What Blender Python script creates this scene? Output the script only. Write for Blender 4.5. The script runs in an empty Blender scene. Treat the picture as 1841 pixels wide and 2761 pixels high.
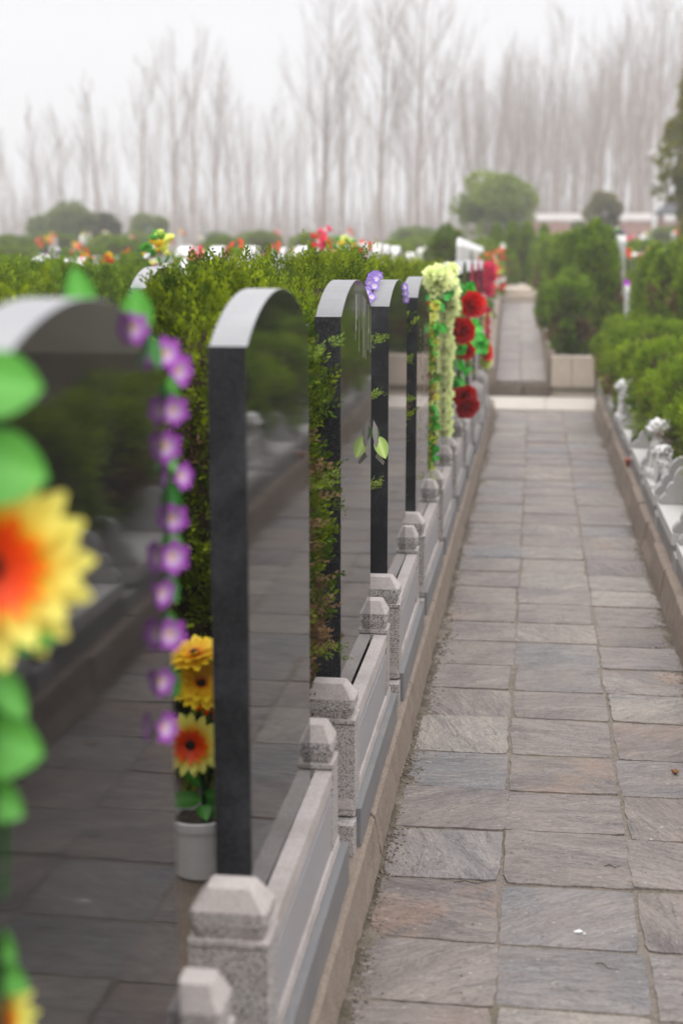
import bpy, bmesh, math, random
import numpy as np
from mathutils import Vector, Matrix, Euler
random.seed(7)
sc = bpy.context.scene
C = sc.collection
PI = math.pi
RS = np.random.RandomState

# ---------------------------------------------------------------- helpers
class MB:
    def __init__(s): s.v=[]; s.f=[]; s.m=[]; s.c=[]
    def add(s, vs, fs, mi=0, col=None):
        o=len(s.v); s.v+= [tuple(v) for v in vs]
        s.c += [tuple(col) if col is not None else (1,1,1)]*len(vs) if not (col is not None and hasattr(col[0],'__len__')) else [tuple(q) for q in col]
        for f in fs: s.f.append([o+i for i in f]); s.m.append(mi)
    def box(s,x0,x1,y0,y1,z0,z1,mi=0,col=None,top=0,topmi=None):
        t=top
        vs=[(x0,y0,z0),(x1,y0,z0),(x1,y1,z0),(x0,y1,z0),(x0+t,y0+t,z1),(x1-t,y0+t,z1),(x1-t,y1-t,z1),(x0+t,y1-t,z1)]
        s.add(vs,[(0,3,2,1),(0,1,5,4),(1,2,6,5),(2,3,7,6),(3,0,4,7)],mi,col)
        s.add(vs[4:],[(0,1,2,3)],mi if topmi is None else topmi,col)
    def loft(s,rings,mi=0,col=None,cap=True):
        n=len(rings[0]); vs=[p for r in rings for p in r]; fs=[]
        for k in range(len(rings)-1):
            for i in range(n):
                j=(i+1)%n; fs.append((k*n+i,k*n+j,(k+1)*n+j,(k+1)*n+i))
        if cap: fs.append(tuple(range(n))[::-1]); fs.append(tuple(range((len(rings)-1)*n,len(rings)*n)))
        s.add(vs,fs,mi,col)
    def tube(s,pts,rs,n=6,mi=0,col=None):
        rings=[]
        pts=[Vector(p) for p in pts]
        for i,p in enumerate(pts):
            d=(pts[min(i+1,len(pts)-1)]-pts[max(i-1,0)]).normalized()
            a=Vector((0,0,1)) if abs(d.z)<.9 else Vector((1,0,0))
            u=d.cross(a).normalized(); w=d.cross(u)
            rings.append([p+(u*math.cos(2*PI*k/n)+w*math.sin(2*PI*k/n))*rs[i] for k in range(n)])
        s.loft(rings,mi,col)
    def build(s,name,mats,parent=None,smooth=False,bevel=0,segs=2):
        me=bpy.data.meshes.new(name); me.from_pydata(s.v,[],s.f)
        for m in (mats if isinstance(mats,(list,tuple)) else [mats]): me.materials.append(m)
        me.polygons.foreach_set('material_index',s.m)
        a=me.color_attributes.new('Col','FLOAT_COLOR','POINT')
        a.data.foreach_set('color',np.concatenate([np.array(s.c,dtype=np.float32).reshape(-1,3),np.ones((len(s.c),1),np.float32)],1).ravel())
        if smooth: me.polygons.foreach_set('use_smooth',[True]*len(s.f))
        me.update()
        o=bpy.data.objects.new(name,me); C.objects.link(o)
        if parent: o.parent=parent
        if bevel:
            b=o.modifiers.new('b','BEVEL'); b.width=bevel; b.segments=segs; b.limit_method='ANGLE'; b.angle_limit=math.radians(25)
        return o
def npmesh(name,v,f,mats,cols=None,parent=None,mi=None):
    me=bpy.data.meshes.new(name)
    nv=len(v); nf=len(f); k=f.shape[1]
    me.vertices.add(nv); me.vertices.foreach_set('co',v.astype(np.float32).ravel())
    me.loops.add(nf*k); me.loops.foreach_set('vertex_index',f.astype(np.int32).ravel())
    me.polygons.add(nf); me.polygons.foreach_set('loop_start',np.arange(0,nf*k,k,dtype=np.int32))
    for m in (mats if isinstance(mats,(list,tuple)) else [mats]): me.materials.append(m)
    if mi is not None: me.polygons.foreach_set('material_index',mi.astype(np.int32))
    if cols is not None:
        a=me.color_attributes.new('Col','FLOAT_COLOR','POINT')
        a.data.foreach_set('color',np.concatenate([cols,np.ones((nv,1))],1).astype(np.float32).ravel())
    me.update(calc_edges=True); me.validate()
    o=bpy.data.objects.new(name,me); C.objects.link(o)
    if parent: o.parent=parent
    return o
def tag(o,label,cat,group=None,kind=None):
    if label: o['label']=label
    if cat: o['category']=cat
    if group: o['group']=group
    if kind: o['kind']=kind
    return o
def struct(o): o['kind']='structure'; return o
def empty(name,loc,rz=0,label=None,cat=None,group=None,s=1):
    o=bpy.data.objects.new(name,None); C.objects.link(o); o.location=loc; o.rotation_euler=(0,0,rz)
    o.scale=(s,s,s) if not hasattr(s,'__len__') else s
    o.empty_display_size=.1
    return tag(o,label,cat,group)
KIDS={}
def kids(o): return [c for c in o.children]
def copy_tree(o,parent=None):
    c=o.copy(); C.objects.link(c); c.parent=parent
    for ch in list(o.children): copy_tree(ch,c)
    return c
ORD=['first','second','third','fourth','fifth','sixth','seventh','eighth','ninth','tenth','eleventh','twelfth','thirteenth','fourteenth','fifteenth','sixteenth']

# ---------------------------------------------------------------- materials
def mat(name):
    m=bpy.data.materials.new(name); m.use_nodes=True; nt=m.node_tree; nt.nodes.clear()
    out=nt.nodes.new('ShaderNodeOutputMaterial'); b=nt.nodes.new('ShaderNodeBsdfPrincipled')
    nt.links.new(b.outputs[0],out.inputs[0]); return m,nt,b,out
def N(nt,t,**kw):
    n=nt.nodes.new(t)
    for k,v in kw.items():
        if k in n.inputs: n.inputs[k].default_value=v
        else: setattr(n,k,v)
    return n
def L(nt,a,b): nt.links.new(a,b)
def ramp(nt,fac,stops,interp='LINEAR'):
    r=nt.nodes.new('ShaderNodeValToRGB'); r.color_ramp.interpolation=interp
    while len(r.color_ramp.elements)<len(stops): r.color_ramp.elements.new(.5)
    for e,(p,c) in zip(r.color_ramp.elements,stops): e.position=p; e.color=(*c,1) if len(c)==3 else c
    L(nt,fac,r.inputs[0]); return r.outputs[0]
def g(v): return (v,v,v)
def noise(nt,vec,scale,detail=3,rough=.55,dist=0,dim='3D'):
    n=N(nt,'ShaderNodeTexNoise'); n.inputs['Scale'].default_value=scale; n.inputs['Detail'].default_value=detail
    n.inputs['Roughness'].default_value=rough; n.inputs['Distortion'].default_value=dist
    if vec is not None: L(nt,vec,n.inputs['Vector'])
    return n.outputs[0]
def mixc(nt,fac,a,b,mode='MIX'):
    m=N(nt,'ShaderNodeMix',data_type='RGBA',blend_type=mode)
    if hasattr(fac,'name'): L(nt,fac,m.inputs[0])
    else: m.inputs[0].default_value=fac
    for i,x in ((6,a),(7,b)):
        if hasattr(x,'name'): L(nt,x,m.inputs[i])
        else: m.inputs[i].default_value=(*x,1)
    return m.outputs[2]
def wpos(nt): return N(nt,'ShaderNodeNewGeometry').outputs['Position']
def bump(nt,b,h,strength=.5,dist=.01):
    n=N(nt,'ShaderNodeBump'); n.inputs['Strength'].default_value=strength; n.inputs['Distance'].default_value=dist
    L(nt,h,n.inputs['Height']); L(nt,n.outputs[0],b.inputs['Normal'])

def granite(name,light,dark,contrast=(.36,.62),rough=.75,stain=(.30,.25,.2),stamt=.35,scale=330,tint=None):
    m,nt,b,_=mat(name); p=wpos(nt)
    n1=noise(nt,p,scale,2,.6); sp=ramp(nt,n1,[(contrast[0],dark),(contrast[1],light)])
    n2=noise(nt,p,scale*.45,2,.5); c=mixc(nt,ramp(nt,n2,[(.40,g(0)),(.62,g(.35))]),sp,light)
    n3=noise(nt,p,7,5,.65); c=mixc(nt,ramp(nt,n3,[(.45,g(0)),(.75,g(stamt))]),c,stain)
    n4=noise(nt,p,2.2,3,.6); c=mixc(nt,ramp(nt,n4,[(.35,g(0)),(.7,g(.22))]),c,(light[0]*1.15,light[1]*1.12,light[2]*1.1))
    L(nt,c,b.inputs['Base Color']); b.inputs['Roughness'].default_value=rough
    bump(nt,b,noise(nt,p,scale*.5,3,.6),.25,.002); return m
M={}
M['granite_top']=granite('dusty_granite',(.46,.415,.395),(.24,.215,.21),(.3,.6),.8,(.21,.17,.145),.6)
M['granite_end']=granite('sawn_granite',(.46,.425,.41),(.04,.036,.035),(.41,.56),.7,(.28,.22,.17),.3,scale=260)
M['granite_face']=granite('honed_granite',(.33,.315,.325),(.22,.21,.22),(.3,.65),.5,(.31,.26,.24),.45)
M['blue_slab']=granite('blue_grey_granite',(.175,.175,.182),(.105,.106,.11),(.3,.65),.45,(.26,.22,.19),.5)
M['dark_grey']=granite('dark_grey_granite',(.20,.195,.20),(.12,.12,.125),(.3,.65),.45,(.25,.22,.2),.3)
M['white_stone']=granite('white_stone',(.45,.435,.42),(.33,.32,.31),(.3,.6),.6,(.5,.46,.42),.3)
M['wing_stone']=granite('pale_grey_stone',(.33,.32,.315),(.23,.225,.22),(.3,.6),.6,(.4,.36,.33),.3)
M['rim_stone']=granite('grey_rim_stone',(.30,.29,.29),(.2,.195,.195),(.3,.6),.6,(.3,.27,.25),.3)
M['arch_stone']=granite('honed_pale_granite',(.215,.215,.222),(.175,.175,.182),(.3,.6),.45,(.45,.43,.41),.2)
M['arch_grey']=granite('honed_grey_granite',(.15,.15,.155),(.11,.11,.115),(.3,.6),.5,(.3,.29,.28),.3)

def polished():
    m,nt,b,_=mat('polished_black_granite'); p=wpos(nt)
    n1=noise(nt,p,420,2,.6); c=ramp(nt,n1,[(.45,(.007,.007,.008)),(.72,(.028,.028,.030))])
    # dried rain dust in vertical streaks
    mp=N(nt,'ShaderNodeMapping'); mp.inputs['Scale'].default_value=(1,26,1.6); L(nt,p,mp.inputs[0])
    st=noise(nt,mp.outputs[0],1,4,.6); c=mixc(nt,ramp(nt,st,[(.5,g(.0)),(.85,g(.045))]),c,(.35,.34,.33))
    L(nt,c,b.inputs['Base Color'])
    L(nt,ramp(nt,noise(nt,p,5,4,.6),[(.3,g(.03)),(.8,g(.075))]),b.inputs['Roughness'])
    b.inputs['IOR'].default_value=1.43
    mp2=N(nt,'ShaderNodeMapping'); mp2.inputs['Scale'].default_value=(1,90,2); L(nt,p,mp2.inputs[0])
    bump(nt,b,noise(nt,mp2.outputs[0],1,1,.5),.03,.0006)
    return m
M['polished']=polished()
def sawnblack():
    m,nt,b,_=mat('speckled_black_granite'); p=wpos(nt)
    n1=noise(nt,p,480,2,.6); c=ramp(nt,n1,[(.5,(.007,.007,.009)),(.72,(.085,.085,.09))])
    c=mixc(nt,ramp(nt,noise(nt,p,9,4,.6),[(.5,g(0)),(.8,g(.18))]),c,(.22,.23,.26))
    L(nt,c,b.inputs['Base Color']); b.inputs['Roughness'].default_value=.38; b.inputs['Specular IOR Level'].default_value=.22
    bump(nt,b,noise(nt,p,260,2,.6),.12,.001); return m
M['sawn']=sawnblack()

def slate():
    m,nt,b,_=mat('slate_slabs'); p=wpos(nt)
    at=N(nt,'ShaderNodeAttribute',attribute_name='Col').outputs['Color']
    r=N(nt,'ShaderNodeAttribute',attribute_name='Rnd'); sep=N(nt,'ShaderNodeSeparateXYZ'); L(nt,r.outputs['Vector'],sep.inputs[0])
    vr=N(nt,'ShaderNodeVectorRotate',rotation_type='Z_AXIS'); L(nt,p,vr.inputs['Vector']); 
    ma=N(nt,'ShaderNodeMath',operation='MULTIPLY'); L(nt,sep.outputs[0],ma.inputs[0]); ma.inputs[1].default_value=1.0; L(nt,ma.outputs[0],vr.inputs['Angle'])
    ad=N(nt,'ShaderNodeVectorMath',operation='ADD'); L(nt,vr.outputs[0],ad.inputs[0])
    sc_=N(nt,'ShaderNodeVectorMath',operation='SCALE'); L(nt,r.outputs['Vector'],sc_.inputs[0]); sc_.inputs['Scale'].default_value=17; L(nt,sc_.outputs[0],ad.inputs[1])
    mp=N(nt,'ShaderNodeMapping'); mp.inputs['Scale'].default_value=(1,4.2,1); L(nt,ad.outputs[0],mp.inputs[0]); q=mp.outputs[0]
    big=noise(nt,q,3.2,6,.62,.9); fine=noise(nt,q,16,6,.7,.4); grain=noise(nt,p,95,5,.72)
    c=mixc(nt,ramp(nt,big,[(.36,g(0)),(.5,g(.5)),(.64,g(1))]),mixc(nt,.45,at,(.075,.06,.06)),mixc(nt,.35,at,(.46,.38,.32)))
    c=mixc(nt,ramp(nt,fine,[(.40,g(0)),(.62,g(.6))]),c,mixc(nt,.5,at,(.10,.095,.105)))
    fine2=noise(nt,q,42,4,.7,.3); c=mixc(nt,ramp(nt,fine2,[(.52,g(0)),(.68,g(.55))]),c,mixc(nt,.3,at,(.42,.37,.33)))
    lg=noise(nt,q,2.4,7,.72,1.2); c=mixc(nt,ramp(nt,lg,[(.475,g(0)),(.50,g(.75)),(.512,g(0))]),c,(.05,.042,.042))
    rust=noise(nt,ad.outputs[0],4.5,5,.6,.5)
    rs=N(nt,'ShaderNodeMath',operation='MULTIPLY'); L(nt,ramp(nt,rust,[(.48,g(0)),(.62,g(1))]),rs.inputs[0]); L(nt,sep.outputs[1],rs.inputs[1])
    c=mixc(nt,rs.outputs[0],c,(.40,.235,.145))
    c=mixc(nt,ramp(nt,grain,[(.36,g(.5)),(.52,g(0))]),c,(.055,.045,.042))
    dust=noise(nt,p,2.6,5,.7,.3); c=mixc(nt,ramp(nt,dust,[(.40,g(.0)),(.72,g(.5))]),c,(.34,.275,.23))
    ox=noise(nt,p,60,2,.5); c=mixc(nt,ramp(nt,ox,[(.70,g(0)),(.74,g(.6))]),c,(.5,.47,.43))
    L(nt,c,b.inputs['Base Color']); L(nt,ramp(nt,fine,[(.3,g(.30)),(.7,g(.62))]),b.inputs['Roughness'])
    # cleft ledges: layered heights from stretched noise
    st=N(nt,'ShaderNodeMath',operation='MULTIPLY'); L(nt,big,st.inputs[0]); st.inputs[1].default_value=13
    fl=N(nt,'ShaderNodeMath',operation='FLOOR'); L(nt,st.outputs[0],fl.inputs[0])
    fr=N(nt,'ShaderNodeMath',operation='MULTIPLY_ADD'); L(nt,fl.outputs[0],fr.inputs[0]); fr.inputs[1].default_value=.30; L(nt,fine,fr.inputs[2])
    h0=N(nt,'ShaderNodeMath',operation='MULTIPLY_ADD'); L(nt,grain,h0.inputs[0]); h0.inputs[1].default_value=.35; L(nt,fr.outputs[0],h0.inputs[2])
    h=N(nt,'ShaderNodeMath',operation='MULTIPLY_ADD'); L(nt,fine2,h.inputs[0]); h.inputs[1].default_value=.6; L(nt,h0.outputs[0],h.inputs[2])
    bump(nt,b,h.outputs[0],.9,.009); return m
M['slate']=slate()
def rough(name,c1,c2,scale=30,rough_=.95,bs=.6,bd=.006,c3=None,cov=.0,moss=None):
    m,nt,b,_=mat(name); p=wpos(nt)
    c=ramp(nt,noise(nt,p,scale,6,.7),[(.3,c1),(.7,c2)])
    c=mixc(nt,ramp(nt,noise(nt,p,190,2,.6),[(.42,g(.5)),(.6,g(0))]),c,tuple(x*.45 for x in c1))
    c=mixc(nt,ramp(nt,noise(nt,p,2.3,5,.6),[(.4,g(0)),(.7,g(.45))]),c,c3 or c2)
    if moss: c=mixc(nt,ramp(nt,noise(nt,p,6,5,.7),[(.5,g(0)),(.66,g(.6))]),c,moss)
    L(nt,c,b.inputs['Base Color']); b.inputs['Roughness'].default_value=rough_
    bump(nt,b,noise(nt,p,130,5,.7),bs,bd); return m
M['kerb']=rough('sandy_concrete',(.20,.15,.115),(.33,.265,.215),14,c3=(.235,.185,.15))
M['mortar']=rough('dirty_mortar',(.15,.12,.095),(.36,.31,.265),26,bs=1,bd=.01,c3=(.28,.235,.195),moss=(.13,.115,.06))
_m=M['mortar']; _nt=_m.node_tree; _b=[n for n in _nt.nodes if n.type=='BSDF_PRINCIPLED'][0]
_old=_b.inputs['Base Color'].links[0].from_socket; _p=wpos(_nt); _sx=N(_nt,'ShaderNodeSeparateXYZ'); L(_nt,_p,_sx.inputs[0])
_d=N(_nt,'ShaderNodeMath',operation='SUBTRACT'); L(_nt,_sx.outputs[0],_d.inputs[0]); _d.inputs[1].default_value=.105
_a=N(_nt,'ShaderNodeMath',operation='ABSOLUTE'); L(_nt,_d.outputs[0],_a.inputs[0])
_s=N(_nt,'ShaderNodeMath',operation='MULTIPLY_ADD'); L(_nt,noise(_nt,_p,11,5,.7),_s.inputs[0]); _s.inputs[1].default_value=.16; L(_nt,_a.outputs[0],_s.inputs[2])
_c=mixc(_nt,ramp(_nt,_s.outputs[0],[(.50,g(0)),(.535,g(.85))]),_old,(.065,.05,.026)); L(_nt,_c,_b.inputs['Base Color'])
M['soil']=rough('soil',(.05,.035,.022),(.14,.10,.07),16,bs=1,bd=.02)
M['earth']=rough('earth_ground',(.12,.10,.07),(.22,.18,.13),3,bs=.8,bd=.02,c3=(.12,.13,.05))
M['pale_conc']=rough('pale_concrete',(.40,.355,.31),(.52,.47,.41),6,bs=.3,c3=(.44,.39,.34))
M['tan_conc']=rough('tan_concrete',(.40,.33,.265),(.52,.44,.37),6,bs=.4,c3=(.45,.38,.31))
M['brown_stone']=rough('rough_brown_stone',(.12,.09,.07),(.24,.19,.155),9,bs=.9,bd=.02,c3=(.2,.17,.13))
M['crumb']=rough('crumbs',(.07,.055,.038),(.34,.28,.23),45,bs=.5)
def simple(name,c,rough_=.6,spec=.5,vary=.12,scale=20):
    m,nt,b,_=mat(name); p=wpos(nt)
    cc=ramp(nt,noise(nt,p,scale,4,.6),[(.3,tuple(x*(1-vary) for x in c)),(.7,tuple(min(1,x*(1+vary)) for x in c))])
    L(nt,cc,b.inputs['Base Color']); b.inputs['Roughness'].default_value=rough_; b.inputs['Specular IOR Level'].default_value=spec; return m
def leafmat(name,trans=.3,rough_=.6,spec=.3,var=0):
    m,nt,b,out=mat(name); at=N(nt,'ShaderNodeAttribute',attribute_name='Col').outputs['Color']
    if var:
        oi=N(nt,'ShaderNodeObjectInfo').outputs['Random']
        hs=N(nt,'ShaderNodeHueSaturation'); 
        mr=N(nt,'ShaderNodeMapRange'); L(nt,oi,mr.inputs[0]); mr.inputs[3].default_value=1-var; mr.inputs[4].default_value=1+var; L(nt,mr.outputs[0],hs.inputs['Value'])
        mr2=N(nt,'ShaderNodeMapRange'); L(nt,oi,mr2.inputs[0]); mr2.inputs[3].default_value=.508; mr2.inputs[4].default_value=.49; L(nt,mr2.outputs[0],hs.inputs['Hue'])
        L(nt,at,hs.inputs['Color']); at=hs.outputs[0]
    L(nt,at,b.inputs['Base Color']); b.inputs['Roughness'].default_value=rough_; b.inputs['Specular IOR Level'].default_value=spec
    t=N(nt,'ShaderNodeBsdfTranslucent'); L(nt,at,t.inputs[0]); mx=N(nt,'ShaderNodeMixShader'); mx.inputs[0].default_value=trans
    L(nt,b.outputs[0],mx.inputs[1]); L(nt,t.outputs[0],mx.inputs[2]); L(nt,mx.outputs[0],out.inputs[0]); return m
M['leaf']=leafmat('cypress_foliage',.35,.8,.04,.12)
M['petal']=leafmat('plastic_flower',.35,.45,.35)
M['bark']=simple('bark',(.16,.13,.11),.9,.2,.3,8)
M['pale_bark']=simple('poplar_bark',(.30,.25,.228),.9,.2,.25,3)
M['twig']=simple('dry_twigs',(.10,.062,.036),.95,.1,.4,40)
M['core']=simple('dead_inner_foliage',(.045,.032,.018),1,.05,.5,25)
M['pot']=simple('white_plastic_pot',(.82,.82,.83),.35,.5,.04)
M['terracotta']=simple('terracotta',(.42,.12,.06),.6,.4,.15)
M['marble']=simple('white_marble',(.52,.51,.50),.45,.5,.1,30)
M['gold']=simple('faded_gold_paint',(.50,.36,.24),.5,.5,.2)
M['tape']=simple('clear_plastic_wrap',(.36,.33,.31),.25,.6,.1)
M['paint']=simple('white_painted_metal',(.62,.62,.62),.5,.5,.05)
M['wall_white']=simple('white_rendered_wall',(.66,.62,.61),.8,.3,.08,1)
M['brick']=simple('red_brick',(.34,.20,.17),.9,.2,.2,3)
M['roof']=simple('dark_roof',(.05,.05,.055),.7,.3,.2,2)
M['wax']=simple('white_drips',(.55,.53,.52),.5,.4,.1)

# ---------------------------------------------------------------- ground
PROF=[(-12,-.03),(14.40,-.03),(14.46,.40),(21,.50),(25,.58),(40,.90),(60,1.30),(100,1.9),(420,2.2)]
def rise(y): return .62*min(1,max(0,(y-21)/14)) if y<60 else .8-.2*(y-60)/40
def gz(y):
    for (a,b),(c,d) in zip(PROF,PROF[1:]):
        if y<=c: return b+(d-b)*(y-a)/(c-a) if y>a else b
    return PROF[-1][1]
RAMP=[(-12,-.03),(14.40,-.03),(14.46,.10),(21,.66),(21.05,.72),(25,.58)]
def rz_(y):
    for (a,b),(c,d) in zip(RAMP,RAMP[1:]):
        if y<=c: return b+(d-b)*(y-a)/(c-a)
    return .93
b=MB()
ys=[p[0] for p in PROF]
for (y0,z0),(y1,z1) in zip(PROF,PROF[1:]):
    for x0,x1 in ((-300,-.60),(.14,300)):
        b.add([(x0,y0,z0),(x1,y0,z0),(x1,y1,z1),(x0,y1,z1)],[(0,1,2,3)])
    if y0>=25: b.add([(-.60,y0,z0),(.14,y0,z0),(.14,y1,z1),(-.60,y1,z1)],[(0,1,2,3)])
for (y0,z0),(y1,z1) in zip(RAMP,RAMP[1:]):
    b.add([(-.60,y0,z0),(.14,y0,z0),(.14,y1,z1),(-.60,y1,z1)],[(0,1,2,3)])
struct(b.build('ground',M['earth']))

# ---------------------------------------------------------------- slate path
def path(name,xs,rows,zf,seed,gap=.011,jit=.005,rise=.004):
    R=random.Random(seed); V=[];F=[];CC=[];RR=[]
    pal=[(.225,.19,.182),(.245,.205,.195),(.20,.17,.168),(.235,.22,.22),(.19,.20,.22),(.28,.25,.22),(.235,.205,.19),(.21,.18,.172),(.33,.30,.27)]
    n=8
    for ci in range(len(xs)-1):
        off=R.uniform(-.02,.02); prev=rows[0]+off
        for ri in range(1,len(rows)):
            y0=prev; y1=rows[ri]+off+R.uniform(-.012,.012); prev=y1
            x0=xs[ci]+R.uniform(-.004,.004); x1=xs[ci+1]+R.uniform(-.004,.004)
            gx=gap*R.uniform(.3,1.5)/2; gy=gap*R.uniform(.3,2.0)/2
            col=pal[R.randrange(len(pal))]; k=R.uniform(.93,1.20); col=tuple(c*k for c in col)
            rnd=(R.choice([0,0,0.15,-.2,.5,1.2,-.6]),max(0,R.random()*2.0-1.55),R.random())
            dz=R.uniform(-.0015,.003); tx=R.uniform(-.0025,.0025); ty=R.uniform(-.0025,.0025)
            sk=[(R.uniform(-jit,jit),R.uniform(-jit,jit)) for _ in range(4)]
            base=len(V)
            # ragged outline
            rag={}
            for j in range(n+1):
                for i in range(n+1):
                    u=i/n; v=j/n
                    cx=(sk[0][0]*(1-u)*(1-v)+sk[1][0]*u*(1-v)+sk[2][0]*u*v+sk[3][0]*(1-u)*v)
                    cy=(sk[0][1]*(1-u)*(1-v)+sk[1][1]*u*(1-v)+sk[2][1]*u*v+sk[3][1]*(1-u)*v)
                    x=x0+gx+(x1-x0-2*gx)*u+cx; y=y0+gy+(y1-y0-2*gy)*v+cy
                    e=(i in(0,n)) or (j in (0,n))
                    if e: x+=R.uniform(-.003,.003); y+=R.uniform(-.003,.003)
                    if (i in(0,n)) and (j in (0,n)):
                        x+=(.006 if i==0 else -.006)*R.random(); y+=(.006 if j==0 else -.006)*R.random()
                    z=zf(y)+rise+dz+tx*(u-.5)+ty*(v-.5)+(-.0022 if e else R.uniform(-.0004,.0006))
                    V.append((x,y,z))
            for j in range(n):
                for i in range(n):
                    a=base+j*(n+1)+i; F.append((a,a+1,a+n+2,a+n+1))
            ring=[base+i for i in range(n+1)]+[base+(n+1)*j+n for j in range(1,n+1)]+[base+n*(n+1)+i for i in range(n-1,-1,-1)]+[base+(n+1)*j for j in range(n-1,0,-1)]
            sb=len(V)
            for q in ring: V.append((V[q][0],V[q][1],V[q][2]-.03))
            m=len(ring)
            for i in range(m): F.append((ring[i],sb+i,sb+(i+1)%m,ring[(i+1)%m]))
            CC+= [col]*(len(V)-base); RR+=[rnd]*(len(V)-base)
    me=bpy.data.meshes.new(name); me.from_pydata(V,[],F); me.materials.append(M['slate'])
    a=me.color_attributes.new('Col','FLOAT_COLOR','POINT'); a.data.foreach_set('color',np.concatenate([np.array(CC),np.ones((len(CC),1))],1).astype(np.float32).ravel())
    r=me.attributes.new('Rnd','FLOAT_VECTOR','POINT'); r.data.foreach_set('vector',np.array(RR,dtype=np.float32).ravel())
    me.update(); o=bpy.data.objects.new(name,me); C.objects.link(o); return struct(o)
rows=[1.45,1.75,2.05,2.35,2.646,2.919,3.213,3.523,3.811,4.108,4.43]
while rows[-1]<13.0: rows.append(rows[-1]+.305+random.uniform(-.012,.012))
rows[-1]=13.17
path('path',[-.335,-.045,.265,.553],rows,lambda y:0,3)
r2=[14.60]
while r2[-1]<20.6: r2.append(r2[-1]+.62+random.uniform(-.05,.05))
r2[-1]=21.0
def skew(o,y0=14.5,y1=21.,dx=-.105):
    for v in o.data.vertices: v.co.x+=dx*(v.co.y-y0)/(y1-y0)
o=path('upper_path',[-.39,-.13,.12],r2,lambda y:.14+.56*(y-14.45)/6.6,9,gap=.012); skew(o)
# mortar beds
def bedmesh(name,x0,x1,y0,y1,zf,m,nx=24,ny=240,amp=.0025,seed=1,edge=.012):
    rs=RS(seed); xs=np.linspace(x0,x1,nx); ysn=np.linspace(y0,y1,ny); X,Y=np.meshgrid(xs,ysn)
    u=(X-x0)/(x1-x0); e=np.clip(1-np.minimum(u,1-u)/.09,0,1)
    Z=np.vectorize(zf)(Y)+rs.rand(*X.shape)*amp+e*edge*(.35+.65*rs.rand(*X.shape))*(np.sin(Y*7+seed)*.35+.65)
    v=np.stack([X,Y,Z],-1).reshape(-1,3); i=np.arange(nx*ny).reshape(ny,nx)
    f=np.stack([i[:-1,:-1],i[:-1,1:],i[1:,1:],i[1:,:-1]],-1).reshape(-1,4)
    return npmesh(name,v,f,m)
struct(bedmesh('path_mortar',-.352,.566,1.3,13.17,lambda y:-.0026,M['mortar'],nx=40,ny=700))
o=struct(bedmesh('upper_path_bed',-.42,.14,14.56,21.0,lambda y:.132+.56*(y-14.45)/6.6,M['mortar'],nx=14,ny=120)); skew(o)

# soil crumbs along the kerbs
def crumbs(name,n,seed,xf,y0,y1,s0,s1,mt,zbase=0):
    rs=RS(seed); V=[];F=[]
    oc=np.array([(1,0,0),(-1,0,0),(0,1,0),(0,-1,0),(0,0,1),(0,0,-1)],float)
    of=np.array([(0,2,4),(2,1,4),(1,3,4),(3,0,4),(2,0,5),(1,2,5),(3,1,5),(0,3,5)])
    vs=[];fs=[]
    for k in range(n):
        y=y0+(y1-y0)*rs.rand()**1.25; x=xf(rs,y); s=s0+(s1-s0)*rs.rand()**3
        p=oc*s*(.5+rs.rand(6,1))*np.array([1,1,.6]); a=rs.rand()*6.3
        p=p@np.array([[math.cos(a),-math.sin(a),0],[math.sin(a),math.cos(a),0],[0,0,1]])
        vs.append(p+np.array([x,y,zbase+.003+s*.25])); fs.append(of+6*k)
    return npmesh(name,np.concatenate(vs),np.concatenate(fs),mt)
def edgeL(rs,y):
    return -.345+abs(rs.randn())*.022*(1+.9*math.sin(y*9)**2)
def edgeR(rs,y): return .556-abs(rs.randn())*.020*(1+.9*math.sin(y*8)**2)
tag(crumbs('soil_crumbs',9000,5,lambda rs,y: edgeL(rs,y),2.1,13,.0007,.0055,M['crumb']),'loose soil crumbs gathered along the foot of the left kerb','soil',kind='stuff')
tag(crumbs('soil_crumbs',6000,6,lambda rs,y: edgeR(rs,y),4.2,13,.0008,.006,M['crumb']),'loose soil crumbs gathered along the foot of the right kerb','soil',kind='stuff')
tag(crumbs('path_grit',1500,8,lambda rs,y: rs.uniform(-.33,.55),2.2,9,.0006,.0028,M['crumb'],.004),'fine grit scattered over the slate slabs','grit',kind='stuff')

# ---------------------------------------------------------------- kerbs
def kerb(side,label):
    R=random.Random(4 if side<0 else 5); b=MB(); y=1.2
    xi,xt=(-.348,-.368) if side<0 else (.556,.578)
    H0=.112 if side<0 else .150
    zb=-.02
    while y<13.2:
        l=R.uniform(.50,.56) if side>0 else R.uniform(1.0,1.1); y1=min(y+l,13.2)
        d=R.uniform(-.006,.010)*(1.6 if side>0 else .4); h=H0+R.uniform(-.006,.006)
        n=14; back=xt-side*-.12
        rings=[]
        for i in range(n+1):
            yy=y+.002+(y1-y-.004)*i/n
            w=lambda a: R.uniform(-a,a)
            if side<0: pts=[(xi+.006+w(.004),zb),(xi-.002+w(.003),.012+w(.006)),(xi-.008+w(.0015)-d,h*.4),(xt+.002-d+w(.001),h-.008),(xt-.006-d,h+w(.0012)),(-.52,h+.004),(-.52,zb)]
            else: pts=[(xi-.004+w(.004),zb),(xi+.002+w(.003),.012+w(.006)),(xi+.010+w(.001)+d,h*.4),(xt-.002+d+w(.001),h-.006),(xt+.006+d,h+w(.001)),(.74,h+.003),(.74,zb)]
            rings.append([(px,yy,pz) for px,pz in pts])
        b.loft(rings); y=y1
    o=b.build('concrete_kerb',M['kerb'],None)
    return tag(o,label,'kerb')
kerb(-1,'sandy rough concrete kerb along the left side of the slate path')
kerb(1,'sandy stepped concrete kerb along the right side of the slate path')

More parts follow.
